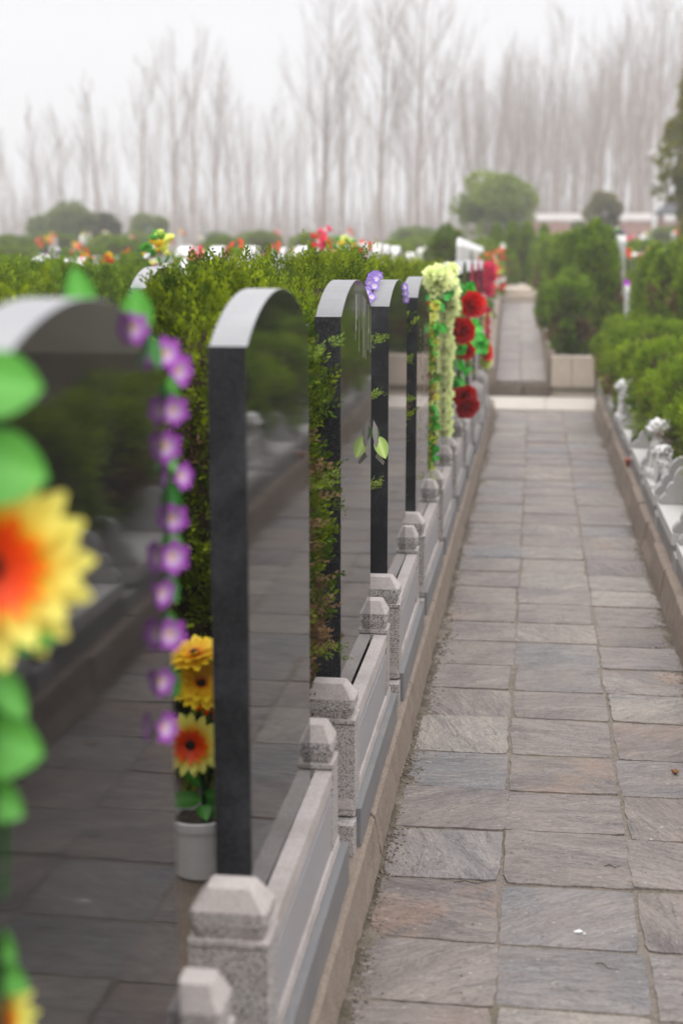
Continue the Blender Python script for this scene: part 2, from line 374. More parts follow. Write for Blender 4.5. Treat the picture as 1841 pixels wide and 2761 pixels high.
# ---------------------------------------------------------------- left parapets
XT=-.437
def cap_bm(b,cx,cy,hx,hy,z):
    secs=[(.86,.0),(1.0,.024),(1.0,.046),(.60,.080),(.58,.081)]
    rings=[]
    for k,(s,dz) in enumerate(secs):
        c=.16
        pts=[]
        for sx,sy in ((-1,-1),(1,-1),(1,1),(-1,1)):
            X=hx*s;Y=hy*s;cc=min(X,Y)*.18
            if (sx,sy)==(-1,-1): pts+=[(-X,-Y+cc),(-X+cc,-Y)]
            if (sx,sy)==(1,-1): pts+=[(X-cc,-Y),(X,-Y+cc)]
            if (sx,sy)==(1,1): pts+=[(X,Y-cc),(X-cc,Y)]
            if (sx,sy)==(-1,1): pts+=[(-X+cc,Y),(-X,Y-cc)]
        rings.append([(cx+px,cy+py,z+dz) for px,py in pts])
    n=8
    vs=[p for r in rings for p in r]
    o=len(b.v); b.v+=vs; b.c+=[(1,1,1)]*len(vs)
    for k in range(len(rings)-1):
        for i in range(n):
            j=(i+1)%n; b.f.append([o+k*n+i,o+k*n+j,o+(k+1)*n+j,o+(k+1)*n+i]); b.m.append(0 if k<2 else 1)
    b.f.append([o+(len(rings)-1)*n+i for i in range(n)]); b.m.append(1)
ends=[M['granite_end'],M['granite_top']]
def make_parapet(loc,label):
    r=empty('stone_parapet',loc,0,label,'parapet','granite parapets in front of the left headstones')
    Z=.425
    for nm,x0,x1,y0,y1 in (('front',-.520,-.391,-.105,-.022),('end',-.482,-.398,.685,.765)):
        b=MB(); b.box(x0,x1,y0,y1,.19,.412,0,topmi=1); b.box(x0-.0,x1+.001,y0-.002,y1+.002,.4145,Z,0,topmi=1); b.box(x0+.006,x1-.006,y0+.004,y1-.004,.40,.4146,0)
        p=b.build('post',ends,r,bevel=.002)
        c=MB(); cap_bm(c,(x0+x1)/2,(y0+y1)/2,(x1-x0)/2*.97,(y1-y0)/2*.97,Z+.0005); c.build('post_cap',ends,p,bevel=.0012)
    b=MB(); b.box(XT+.0006,-.398,-.022,.685,.375,.412,0,top=.0015); b.build('rail',M['granite_top'],r,bevel=.0035)
    b=MB(); b.box(-.46,-.402,-.10,.76,.232,.3745,0); b.box(-.403,-.3995,-.06,.72,.255,.355,0); b.build('panel',M['granite_face'],r,bevel=.003)
    b=MB(); b.box(-.47,-.394,-.108,.775,.205,.2315,0,top=.002); b.build('ledge',M['granite_top'],r,bevel=.004)
    b=MB(); b.box(-.50,-.378,-.092,.80,.10,.2045,0); b.build('plinth_slab',M['blue_slab'],r,bevel=.003)
    b=MB(); b.box(-.50,-.388,-.150,-.094,.10,.185,0); b.build('footing_block',M['granite_end'],r,bevel=.003)
    return r
Y0S=[1.05,2.14,3.22,4.30,5.35,6.42,7.50,8.57,9.62,10.68,11.72]
par0=None
# ---------------------------------------------------------------- headstones
def arch_outline(L_,hs,ha,ledge=.020,n=22):
    """outline in (y,z), z from 0"""
    pts=[(0,0),(L_,0),(L_,hs),(L_-ledge,hs)]
    a=L_/2-ledge; rise=ha-hs
    for i in range(1,n):
        t=PI*i/n
        pts.append((L_/2+a*math.cos(t), hs+rise*(math.sin(t)**1.75)))
    pts+=[(ledge,hs),(0,hs)]
    return pts
def make_stone(loc,L_,hs,ha,th,label,group,mats,topmi,drips=False,flip=1,cat='headstone',name='headstone'):
    r=empty(name,loc,0,label,cat,group)
    out=arch_outline(L_,hs,ha)
    b=MB(); n=len(out)
    f=[(0,y,z) for y,z in out]; k=[(-th,y,z) for y,z in out]
    b.add(f,[tuple(range(n))],0); b.add(k,[tuple(range(n))[::-1]],0)
    for i in range(n):
        j=(i+1)%n; (y0,z0),(y1,z1)=out[i],out[j]
        mi=1 if abs(y0-y1)<1e-6 else 2
        if z0==0 and z1==0: mi=1
        b.add([f[i],k[i],k[j],f[j]],[(0,1,2,3)],mi)
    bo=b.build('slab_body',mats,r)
    me=bo.data; bm=bmesh.new(); bm.from_mesh(me); bmesh.ops.remove_doubles(bm,verts=bm.verts,dist=1e-5); bmesh.ops.recalc_face_normals(bm,faces=bm.faces); bm.to_mesh(me); bm.free()
    m=bo.modifiers.new('b','BEVEL'); m.width=.0018; m.segments=2; m.limit_method='ANGLE'; m.angle_limit=math.radians(40)
    return r
stone_labels=['large black headstone nearest the camera, mostly out of focus at the left edge',
 'black arched headstone standing right beside the white flower pot',
 'black arched headstone with white drips running down its polished face',
 'black headstone with a small wreath of lilac flowers over its arch',
 'black headstone with columns of small gold writing on its face',
 'black headstone draped with the long pale yellow flower garlands',
 'black headstone right after the one draped in yellow garlands',
 'eighth black headstone of the left row, behind the rose leaves',
 'ninth black headstone of the left row, beyond the red roses',
 'tenth black headstone of the left row, second from its far end',
 'black headstone at the far end of the left row, just before the step']
HS=[1.366,1.350,1.343,1.322,1.312,1.335,1.345,1.34,1.335,1.325,1.315]
HA=[.084,.078,.075,.072,.070,.07,.07,.07,.07,.07,.07]
base=.335
stones=[]
for i,y in enumerate(Y0S):
    LL=.615
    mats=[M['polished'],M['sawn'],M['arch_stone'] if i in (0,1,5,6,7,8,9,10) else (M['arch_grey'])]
    r=make_stone((XT,y,base),LL,HS[i]-base,HS[i]+HA[i]-base,.060,stone_labels[i],'black headstones of the left row',mats,2)
    stones.append(r)
    lab=['granite parapet in front of the nearest black headstone, cut by the lower frame edge','granite parapet beside the white flower pot, below the second black headstone',
      'granite parapet below the headstone with white drips','granite parapet below the headstone with the lilac wreath','granite parapet below the headstone with gold writing',
      'granite parapet below the pale yellow flower garlands','granite parapet below the large red flower']
    lb=lab[i] if i<7 else ORD[i]+' granite parapet of the left row, counted from the camera'
    if par0 is None: par0=make_parapet((0,y,0),lb)
    else:
        c=copy_tree(par0); c.location=(random.uniform(-.004,.004),y,random.uniform(-.004,.003)); c.rotation_euler=(0,random.uniform(-.004,.004),random.uniform(-.005,.005)); c['label']=lb
# drips on stone 2
r=stones[2]; R=random.Random(3); b=MB()
for k in range(13):
    y=R.uniform(.16,.60); top=.99+.06*math.sin(PI*y/.615); l=R.uniform(.04,.17); w=R.uniform(.0008,.0022)
    b.add([(.0012,y-w,top),(.0012,y+w,top),(.0012,y+w*1.2,top-l),(.0012,y-w*1.2,top-l)],[(0,1,2,3)])
    if R.random()<.5: b.add([(.0013,y,top-l*.8),(.0013,y+.004,top-l-.015),(.0013,y,top-l-.022),(.0013,y-.004,top-l-.015)],[(0,1,2,3)])
b.build('drip_stain',M['wax'],r)
# writing on stone 4
r=stones[4]; b=MB(); R=random.Random(8)
def glyph(b,y,z,s,R):
    for k in range(R.randint(2,4)):
        zz=z-s*(.1+.8*R.random()); a=y+s*.1*R.random(); e=y+s*(.6+.3*R.random()); t=s*.09
        b.add([(.0011,a,zz-t),(.0011,e,zz-t),(.0011,e,zz+t),(.0011,a,zz+t)],[(0,1,2,3)])
    for k in range(R.randint(1,3)):
        yy=y+s*(.15+.7*R.random()); a=z-s*(.3*R.random()); e=z-s*(.6+.35*R.random()); t=s*.09
        b.add([(.0012,yy-t,e),(.0012,yy+t,e),(.0012,yy+t,a),(.0012,yy-t,a)],[(0,1,2,3)])
for col,(y,z0,n,s) in enumerate([(.50,.86,9,.030),(.42,.88,10,.030),(.34,.86,9,.030),(.26,.84,8,.030),(.14,.86,22,.020),(.20,.60,12,.020),(.55,.56,16,.018)]):
    z=z0
    for k in range(n):
        if R.random()<.88: glyph(b,y,z,s,R)
        z-=s*1.22
        if k in (3,7): z-=s*.8
b.build('inscription',M['gold'],r)

# grave beds behind the parapets
b=MB(); b.box(-1.9,-.5002,.4,12.9,.05,.332,0,top=0)
tag(b.build('grave_bed',M['kerb']),'sandy concrete grave bed behind the left headstones','grave bed')

# ---------------------------------------------------------------- cypress foliage
def foliage(pts,dirs,Ls,leaf,width,nl,cols,rs,fan=.85):
    Np=len(pts); a=rs.randn(Np,3); p=np.cross(dirs,a); p/=np.linalg.norm(p,axis=1,keepdims=True)
    nn=np.cross(dirs,p)
    vs=[];cs=[]
    for j in range(nl):
        t=(j+.4)/nl; sgn=1 if j%2 else -1
        if j==nl-1: sgn=0
        pos=pts+dirs*(Ls[:,None]*t*.85)+ p*(rs.randn(Np,1)*.03*Ls[:,None])
        ld=dirs*(.75+.2*rs.rand(Np,1))+p*(sgn*fan*(1-.35*t))+nn*(rs.randn(Np,1)*.35)
        ld/=np.linalg.norm(ld,axis=1,keepdims=True)
        ll=leaf*(1.1-.5*t)*(.7+.6*rs.rand(Np,1)); wv=np.cross(ld,nn); wv/=np.linalg.norm(wv,axis=1,keepdims=True)
        w=width*(.7+.6*rs.rand(Np,1))/2
        vs.append(np.stack([pos-wv*w*.5,pos+ld*ll*.55-wv*w,pos+ld*ll,pos+ld*ll*.55+wv*w],1))
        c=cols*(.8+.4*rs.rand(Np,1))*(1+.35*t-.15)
        cs.append(np.repeat(c[:,None,:],4,1))
    v=np.concatenate(vs).reshape(-1,3); c=np.clip(np.concatenate(cs).reshape(-1,3),0,1)
    return v,c
def prof_pts(prof,rx,ry,h,n,rs,lump=.08):
    pr=np.array(prof); # (t,r)
    seg=np.sqrt(np.diff(pr[:,0]*h)**2+np.diff(pr[:,1]*(rx+ry)/2)**2); rm=(pr[:-1,1]+pr[1:,1])/2+.02
    w=seg*rm; w/=w.sum(); k=rs.choice(len(w),n,p=w); u=rs.rand(n)
    t=pr[k,0]*(1-u)+pr[k+1,0]*u; r=pr[k,1]*(1-u)+pr[k+1,1]*u
    a=rs.rand(n)*2*PI
    ph=rs.rand(12)*6.3
    lm=1+lump*(np.sin(a*3+ph[0]+t*5)+.7*np.sin(a*7+ph[1]-t*9)+.6*np.sin(a*5+ph[2]+t*17)+.5*np.sin(a*13+t*23+ph[3]))*.6
    x=rx*r*lm*np.cos(a); y=ry*r*lm*np.sin(a); z=h*t+h*lump*.5*(np.sin(x*17+ph[4])+np.sin(y*15+ph[5]))*.35
    dt=(pr[k+1,0]-pr[k,0])*h; dr=(pr[k+1,1]-pr[k,1])*(rx+ry)/2
    ln=np.sqrt(dt**2+dr**2)+1e-9; nr=dt/ln; nz=-dr/ln
    nrm=np.stack([nr*np.cos(a),nr*np.sin(a),nz],1)
    return np.stack([x,y,z],1),nrm,t,a
ROUND=[(0.0,.55),(.1,.8),(.3,.97),(.55,1.0),(.8,.95),(.92,.78),(.98,.5),(1.0,.0)]
CONE=[(0.0,.75),(.12,.95),(.3,1.0),(.55,.93),(.75,.78),(.88,.58),(.96,.32),(1.0,.0)]
def make_shrub_parts(rx,ry,h,n,leaf,width,nl,L0,seed,prof=ROUND,parent=None,tip=(.18,.25,.018),deep=(.05,.085,.010),brown=.0,up=.6,stray=.0,z0=0,lump=.08,twigs=True,clump=170,clumpd=.06):
    rs=RS(seed); p,nr,t,a=prof_pts(prof,rx,ry,h,n,rs,lump)
    inn=rs.rand(n)**2.2*min(rx,ry)*.30
    if clump:
        cen=p[rs.choice(n,clump)]; dm=np.full(n,9.)
        for q in range(0,n,1000): dm[q:q+1000]=np.sqrt(((p[q:q+1000,None,:]-cen[None])**2).sum(-1)).min(1)
        sc0=np.median(dm)*1.5; inn=inn+np.clip(dm/sc0-.45,0,1.4)*clumpd-.4*clumpd
    p=p-nr*inn[:,None]
    if stray>0:
        s=rs.rand(n)<stray; p[s]+=nr[s]*rs.rand(s.sum(),1)*.06
    d=nr*.75+np.array([0,0,up])+rs.randn(n,3)*.38; d/=np.linalg.norm(d,axis=1,keepdims=True)
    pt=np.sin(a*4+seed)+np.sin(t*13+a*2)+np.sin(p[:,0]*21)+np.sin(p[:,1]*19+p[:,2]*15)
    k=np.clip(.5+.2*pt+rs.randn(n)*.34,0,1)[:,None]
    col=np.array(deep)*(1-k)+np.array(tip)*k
    if brown>0:
        br=(np.sin(a*3+seed*1.3)+np.sin(t*11+seed)+.7*np.sin(a*6+t*7)+rs.randn(n)*.5 > 1.6-brown*2.2)&(t<.72)
        col[br]=np.array([.17,.105,.055])*(.6+.8*rs.rand(br.sum(),1))
    Ls=L0*(.6+.8*rs.rand(n))
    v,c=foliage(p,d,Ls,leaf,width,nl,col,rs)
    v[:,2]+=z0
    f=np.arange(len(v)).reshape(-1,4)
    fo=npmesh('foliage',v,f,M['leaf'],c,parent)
    # inner mass of dead twigs
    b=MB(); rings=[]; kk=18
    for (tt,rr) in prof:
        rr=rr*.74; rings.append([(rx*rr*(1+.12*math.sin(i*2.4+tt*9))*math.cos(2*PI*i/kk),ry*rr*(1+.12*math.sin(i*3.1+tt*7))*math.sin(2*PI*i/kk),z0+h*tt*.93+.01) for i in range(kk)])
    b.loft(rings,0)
    R=random.Random(seed)
    for q in range(int(90) if twigs else 0):
        an=R.random()*2*PI; tt=R.uniform(.05,.8); s0=(rx*.3*math.cos(an),ry*.3*math.sin(an),z0+h*tt*.8)
        an2=an+R.uniform(-.5,.5); e=(rx*.93*math.cos(an2),ry*.93*math.sin(an2),z0+h*tt+R.uniform(.0,.10))
        mid=tuple((s0[i]+e[i])/2+R.uniform(-.03,.03) for i in range(3))
        b.tube([s0,mid,e],[.006,.004,.0015],4,1)
    b.tube([(0,0,-.02),(0,0,z0+h*.5)],[.025,.018],6,1)
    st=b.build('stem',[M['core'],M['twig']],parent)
    return fo,st
GH='clipped cypress hedge shrubs behind the left headstones'
def shrub(loc,label,group,**kw):
    r=empty('cypress_shrub',loc,0,label,'shrub',group)
    make_shrub_parts(parent=r,**kw); return r
near=dict(n=5200,leaf=.020,width=.0078,nl=8,L0=.055)
sh=[]
HEDGE=[(1.05,-1.02,1.09,.36,.52,'hedge shrub behind the nearest black headstone, out of focus'),
 (2.05,-1.02,1.105,.38,.52,'blurred bright green hedge shrub left of the lilac garland'),
 (3.10,-.700,1.085,.215,.36,'dense green shrub filling the gap behind the white pot, brown twigs low down'),
 (4.10,-.83,1.04,.25,.40,'hedge shrub poking twigs out beside the stone with white drips'),
 (5.15,-.80,1.10,.30,.52,'sharp hedge shrub behind the lilac wreath headstone'),
 (6.2,-.80,1.085,.32,.56,'hedge shrub behind the headstone with gold writing'),
 (7.3,-.82,1.045,.32,.58,'hedge shrub behind the headstone with yellow garlands'),
 (8.4,-.80,1.03,.32,.58,'hedge shrub behind the red roses'),
 (9.5,-.80,.99,.32,.58,'ninth hedge shrub in the row behind the left headstones'),
 (10.6,-.80,.99,.32,.58,'tenth hedge shrub in the row behind the left headstones'),
 (11.7,-.80,.99,.32,.58,'last hedge shrub in the row behind the left headstones, by the step')]
for i,(y,x,h,rx,ry,lb) in enumerate(HEDGE):
    kw=dict(near)
    if i==2: kw.update(clump=90)
    if i<2: kw.update(n=2600,leaf=.026,width=.008,nl=7,L0=.07)
    if i in(2,): kw.update(n=7600,stray=.025)
    if i in(3,4,5): kw.update(n=5600,stray=.06)
    if i>=6: kw.update(n=3000,leaf=.024,width=.008,nl=7,L0=.065)
    tall=(i==2)
    shrub((x,y,base-.01),lb,GH,rx=rx,ry=ry,h=h,seed=10+i,brown=.42 if i in (2,3) else .25,lump=.10 if i>2 else .08,tip=(.22,.285,.012) if i>2 else (.23,.29,.012),**kw)

# sprigs poking through the gaps
def sprig(loc,dirn,L_,seed,label):
    rs=RS(seed); n=26; t=rs.rand(n); d0=np.array(dirn,float); d0/=np.linalg.norm(d0)
    p=np.outer(t,d0)*L_+rs.randn(n,3)*.006; d=d0+rs.randn(n,3)*.5+np.array([0,0,.3]); d/=np.linalg.norm(d,axis=1,keepdims=True)
    v,c=foliage(p,d,.03*(.6+.8*rs.rand(n)),.014,.004,7,np.array([[.17,.24,.04]])*(.7+.6*rs.rand(n,1)),rs)
    o=npmesh('cypress_sprig',v,np.arange(len(v)).reshape(-1,4),M['leaf'],c); o.location=loc
    return tag(o,label,'sprig','cypress sprigs poking out between headstones')
sprig((-.56,4.05,1.03),(1,.9,.35),.17,1,'small cypress sprig sticking out near the green plastic flower')
sprig((-.55,2.99,1.24),(.8,.3,.35),.16,2,'cypress sprig in front of the drip stained headstone, topmost')
sprig((-.55,3.00,.98),(.8,.3,.1),.15,3,'cypress sprig in front of the drip stained headstone, middle one')
sprig((-.55,3.02,.62),(.8,.3,-.1),.14,4,'cypress sprig just above the parapet post by the drip stained headstone')
sprig((-.55,4.12,.78),(1,.9,.2),.14,5,'low cypress sprig on the black side of the lilac wreath headstone')
sprig((-.55,4.12,1.20),(1,.9,.3),.14,6,'high cypress sprig on the black side of the lilac wreath headstone')
sprig((-.55,5.20,1.06),(1,.9,.3),.13,7,'upper cypress sprig against the side of the gold lettered headstone')
sprig((-.55,5.20,.93),(1,.9,.1),.13,8,'lower cypress sprig against the side of the gold lettered headstone')

# ---------------------------------------------------------------- right side graves
def wing_outline():
    pts=[(.0,.0),(.0,.022),(.018,.045),(.030,.05),(.032,.075),(.048,.10),(.062,.105)]
    cx,cz,r=.140,.105,.078
    for i in range(0,15):
        a=PI-PI*i/14*1.0; pts.append((cx+r*math.cos(a),cz+r*math.sin(a)*1.12))
    pts+=[(.222,.07),(.26,.06),(.33,.06),(.36,.0)]
    return pts
def make_right_grave(loc,label):
    r=empty('grave_border',loc,0,label,'grave','right hand grave borders with scalloped stone wings')
    b=MB(); b.box(.600,.86,0,.765,.236,.29,0,top=.001); b.build('cover_slab',M['white_stone'],r,bevel=.004)
    b=MB(); b.box(.612,.9,-.02,.79,.10,.2355,0); b.build('front_slab',M['dark_grey'],r,bevel=.003)
    b=MB(); b.box(.606,.640,.800,.955,.10,.215,0); b.build('spacer_block',M['rim_stone'],r,bevel=.004)
    out=wing_outline(); n=len(out)
    for y in (.012,.715):
        b=MB(); f=[(.606+x,y,.291+z) for x,z in out]; k=[(.606+x,y+.042,.291+z) for x,z in out]
        b.add(f,[tuple(range(n))],0); b.add(k,[tuple(range(n))[::-1]],0)
        for i in range(n):
            j=(i+1)%n; b.add([f[i],f[j],k[j],k[i]],[(0,1,2,3)],0)
        o=b.build('wing_panel',M['wing_stone'],r)
        bm=bmesh.new(); bm.from_mesh(o.data); bmesh.ops.remove_doubles(bm,verts=bm.verts,dist=1e-5); bmesh.ops.recalc_face_normals(bm,faces=bm.faces); bm.to_mesh(o.data); bm.free()
        m=o.modifiers.new('b','BEVEL'); m.width=.004; m.segments=2; m.limit_method='ANGLE'; m.angle_limit=math.radians(40)
    return r
RY=[6.10+.962*k for k in range(-4,8)]
vis=[k for k in range(len(RY))]
g0=None
RL={3:'scalloped grave border at the right frame edge, nearest in view',4:'scalloped grave border just in front of the two nearest white lion statues',5:'scalloped grave border carrying the pair of nearest white lion statues',
 6:'scalloped grave border between the two groups of white lions, near the pink flower',7:'scalloped grave border just nearer than the far white lion',8:'scalloped grave border under the far white lion',
 9:'ninth scalloped grave border of the right side, beyond the far white lion',10:'tenth scalloped grave border of the right side',11:'farthest scalloped grave border of the right side, by the step'}
for k,y in enumerate(RY):
    lb=RL.get(k,ORD[k]+' scalloped grave border of the right side, seen mirrored in the black headstones')
    if g0 is None: g0=make_right_grave((0,y,0),lb)
    else:
        c=copy_tree(g0); c.location=(0,y,0); c['label']=lb
# bed behind
b=MB(); b.box(.8605,3.2,1.8,14.39,-.02,.236,0)
struct(b.build('planting_bed',M['soil']))

# lion statues
def lion_mesh():
    bm=bmesh.new(); R=random.Random(2)
    def s(x,y,z,r,sx=1,sy=1,sz=1):
        m=Matrix.Translation((x,y,z))@Matrix.Diagonal((sx,sy,sz,1)); bmesh.ops.create_icosphere(bm,subdivisions=2,radius=r,matrix=m)
    def limb(a,b_,r0,r1,n=7):
        a=Vector(a);b_=Vector(b_)
        for i in range(n):
            t=i/(n-1); p=a.lerp(b_,t); s(p.x,p.y,p.z,r0+(r1-r0)*t)
    # faces -x ; seated, base plate below
    bmesh.ops.create_cube(bm,size=1,matrix=Matrix.Translation((0,0,.014))@Matrix.Diagonal((.15,.10,.028,1)))
    s(.030,0,.075,.048,1.05,.95,1.0)      # haunch
    limb((.03,0,.085),(-.018,0,.165),.046,.044,8)   # body rising to chest
    s(-.024,0,.150,.044,.95,1,1.15)        # chest
    for sy in (-1,1):
        limb((-.034,.024*sy,.150),(-.050,.027*sy,.040),.020,.014,9)   # front leg
        s(-.058,.027*sy,.034,.017,1.25,1,.75)                       # paw
        s(.026,.036*sy,.066,.034,1.1,.7,1.0); limb((.028,.042*sy,.05),(-.012,.044*sy,.036),.018,.013,5)
    limb((-.020,0,.180),(-.030,0,.222),.040,.038,5)   # neck
    s(-.034,0,.236,.044,1,1.02,.95)        # skull
    s(-.066,0,.224,.025,1.0,1.15,.8)       # muzzle
    s(-.064,0,.206,.017,1.0,1.1,.6)        # jaw
    s(-.088,0,.236,.009,1,1.3,.8)          # nose
    for sy in (-1,1):
        s(-.066,.019*sy,.246,.0095); s(-.052,.020*sy,.262,.011,1.2,1,.6)   # eye, brow
        s(-.020,.043*sy,.262,.013,.8,.7,1.2)  # ear
    for i in range(46):                       # mane curls
        a=R.uniform(-2.0,2.0); z=R.uniform(.15,.275); rr=.050 if z<.25 else .036
        s(-.012+rr*math.cos(a),rr*math.sin(a)*1.0,z,R.uniform(.010,.014))
    limb((.078,0,.06),(.070,0,.14),.014,.018,6); s(.064,0,.155,.020)
    me=bpy.data.meshes.new('tmp'); bm.to_mesh(me); bm.free()
    o=bpy.data.objects.new('tmp',me); C.objects.link(o)
    m=o.modifiers.new('r','REMESH'); m.mode='VOXEL'; m.voxel_size=.0035; m.use_smooth_shade=True
    s2=o.modifiers.new('s','SMOOTH'); s2.iterations=2; s2.factor=.5
    dg=bpy.context.evaluated_depsgraph_get(); ev=o.evaluated_get(dg); res=bpy.data.meshes.new_from_object(ev); C.objects.unlink(o); bpy.data.objects.remove(o)
    res.name='lion'; res.materials.clear(); res.materials.append(M['marble']); return res
LM=lion_mesh()
LIONS=[(.69,7.62,1.14,.3,'white stone lion statue, the taller one of the nearest pair'),(.665,7.26,.80,-.5,'small white stone lion statue tucked before the nearest tall lion'),
 (.655,10.22,1.02,.2,'white stone lion statue alone beside the pink flower, halfway along'),(.65,12.30,.95,.1,'pale stone lion statue near the step at the end of the right border'),
 (.68,3.95,1.1,.2,'white stone lion statue seen mirrored in the black headstones'),(.67,4.35,.9,-.2,'smaller white stone lion statue seen mirrored in the black headstones')]
for x,y,s_,rz,lb in LIONS:
    o=bpy.data.objects.new('lion_statue',LM); C.objects.link(o); o.location=(x,y,.2905); o.scale=(s_,)*3; o.rotation_euler=(0,0,rz)
    tag(o,lb,'statue','white stone lions on the right grave borders')

# right hand trimmed bushes
b0=dict(n=4200,leaf=.022,width=.007,nl=7,L0=.055)
BUSH=[]
yy=[3.3,4.2,5.1,6.0,6.75,7.5,8.25,9.0,9.75,10.5,11.25,12.0,12.75]
protoA=shrub((0,0,0),'x','low rounded cypress bushes behind the right grave borders',rx=.31,ry=.33,h=.66,seed=40,lump=.14,clump=60,clumpd=.09,brown=.15,tip=(.25,.35,.016),deep=(.07,.115,.010),**b0)
protoB=shrub((0,0,0),'x','low rounded cypress bushes behind the right grave borders',rx=.28,ry=.34,h=.58,seed=41,lump=.14,clump=60,clumpd=.09,brown=.3,tip=(.25,.35,.016),deep=(.07,.115,.010),**b0)
usedp=set()
for i,y in enumerate(yy):
    src=(protoA,protoB)[i%2]
    o=src if i<2 else copy_tree(src)
    o.location=(1.09-.031*max(0,y-6)-.03*(i%2),y,.232); o.rotation_euler=(0,0,(i*1.3)%3-1.5 if i>3 else 0); k=.94+.1*((i*37)%7)/7
    o.scale=(k,k,k*.96)
    n_=len(yy)-1-i
    o['label']= 'low rounded bush nearest the step, at the far end of the right border' if n_==0 else ORD[n_]+' bush after the one nearest the step, in the low right hand hedge'

# ---------------------------------------------------------------- step, terrace
b=MB(); b.box(-.43,.11,13.18,14.33,-.02,.018,0); b.box(.114,.60,13.18,14.33,-.02,.016,0)
struct(b.build('threshold_pavement',M['pale_conc'],bevel=.006))
b=MB(); b.box(-.44,-.10,14.36,14.58,.0,.128,0); b.box(-.095,.165,14.35,14.58,.0,.134,0)
tag(b.build('stone_step',M['brown_stone'],bevel=.012),'rough brown stone step up to the second stretch of path','step')
b=MB(); b.box(.17,.37,14.42,14.60,.0,.415,0); b.box(.374,.60,14.42,14.60,.0,.413,0); b.box(.165,.61,14.40,14.62,-.01,.05,0)
tag(b.build('retaining_wall',M['tan_conc'],bevel=.006),'tan concrete block wall right of the step, holding up the bed','wall')
# kerb of the upper path
b=MB(); rings=[]
for y in (14.62,17,19,21):
    x=.135-.105*(y-14.5)/6.5; z=.14+.56*(y-14.45)/6.6
    rings.append([(x,y,z-.1),(x+.085,y,z-.1),(x+.075,y,max(z+.09,.42+.2*(y-14.6)/6.4+.03)),(x+.008,y,max(z+.09,.42+.2*(y-14.6)/6.4+.03))])
b.loft(rings); tag(b.build('concrete_kerb',M['kerb']),'pale concrete kerb on the right of the sloping upper path','kerb')
b=MB(); rings=[]
for y in (14.40,17,19,24.5):
    x=-.40-.105*(y-14.5)/6.5; z=.14+.56*(y-14.45)/6.6
    rings.append([(x,y,z-.2),(x,y,z+.16),(x-.09,y,z+.20),(x-.2,y,z+.20),(x-.2,y,z-.2)][::-1])
b.loft(rings); tag(b.build('concrete_kerb',M['kerb']),'concrete kerb on the left of the sloping upper path','kerb')
b=MB(); b.box(-.52,.02,21.0,21.5,.5,.80,0); b.box(-.56,.02,21.5,25.9,.3,.86,0)
tag(b.build('stone_step',M['tan_conc'],bevel=.01),'sandy step at the top of the sloping upper path','step')

# ---------------------------------------------------------------- column shrubs (terrace 2)
def colshrub(loc,label,group,rx,ry,h,seed,n=3200,prof=CONE,leaf=.03,L0=.07,width=.013,tip=(.24,.34,.02),deep=(.09,.14,.014),brown=0.12):
    r=empty('cypress_shrub',loc,0,label,'shrub',group)
    make_shrub_parts(rx,ry,h,n,leaf,width,6,L0,seed,prof=prof,parent=r,tip=tip,deep=deep,brown=brown,lump=.05,up=.8,twigs=False,clump=140,clumpd=.07); return r
G2='tall clipped cypresses on the right above the step'
dk=dict(tip=(.22,.33,.018),deep=(.075,.125,.012))
c1=colshrub((.62,15.35,.42),'tall cone shaped cypress directly behind the tan retaining wall',G2,.25,.26,1.30,60,n=5600,**dk)
colshrub((.36,14.86,.42),'low round dark cypress on the corner of the tan retaining wall',G2,.215,.22,.74,61,n=2600,prof=ROUND,brown=.4,**dk)
for i,(x,y,s_) in enumerate([(.44,16.7,.93),(.345,18.3,.90),(.25,20.0,.88),(.15,21.8,.86),(.06,23.6,.84)]):
    o=copy_tree(c1); o.location=(x,y,gz(y)); o.scale=(s_*.80,s_*.85,s_); o.rotation_euler=(0,0,i+1.)
    o['label']=ORD[i+1]+' cypress of the receding row behind the tan retaining wall'
o=colshrub((.20,17.4,.50),'short square cypress at the foot of the row, beside the upper path',G2,.16,.2,.52,62,n=1800,prof=ROUND,**dk)
c2=colshrub((1.10,13.7,.232),'tall column cypress standing left in the right edge group',G2,.20,.24,1.24,63,n=3600)
for i,(x,y,s_) in enumerate([(1.20,13.05,1.0),(1.33,12.5,.98),(1.50,12.0,1.02),(1.66,11.4,1.0),(1.74,10.6,.98),(1.36,14.0,1.03),(1.75,12.9,1.03)]):
    o=copy_tree(c2); o.location=(x,y,.232); o.scale=(s_,s_,s_); o.rotation_euler=(0,0,i*2+1.)
    o['label']=ORD[i+1]+' column cypress of the group by the right frame edge'
for i,(x,y) in enumerate([(-.42,25.2),(-.16,25.3),(.12,25.4),(-.7,25.6)]):
    o=copy_tree(c1); o.location=(x,y,.86 if x>-.6 and x<0 else .56); o.scale=(.60,.6,.78 if x>-.6 and x<0 else .98); o['group']='dark cypresses closing the end of the path'
    o['label']=['dark cypress closing the path end, left one','dark cypress closing the path end, right one','dark cypress right of the path end by the orange flowers','dark cypress left of the path end behind the flowers'][i]
# conifer in the left distance
colshrub((-1.05,17.2,.52),'broad bright green cypress standing above the left hedge','cypresses standing in the left middle distance',.30,.32,1.17,64,n=3600,tip=(.13,.19,.02))

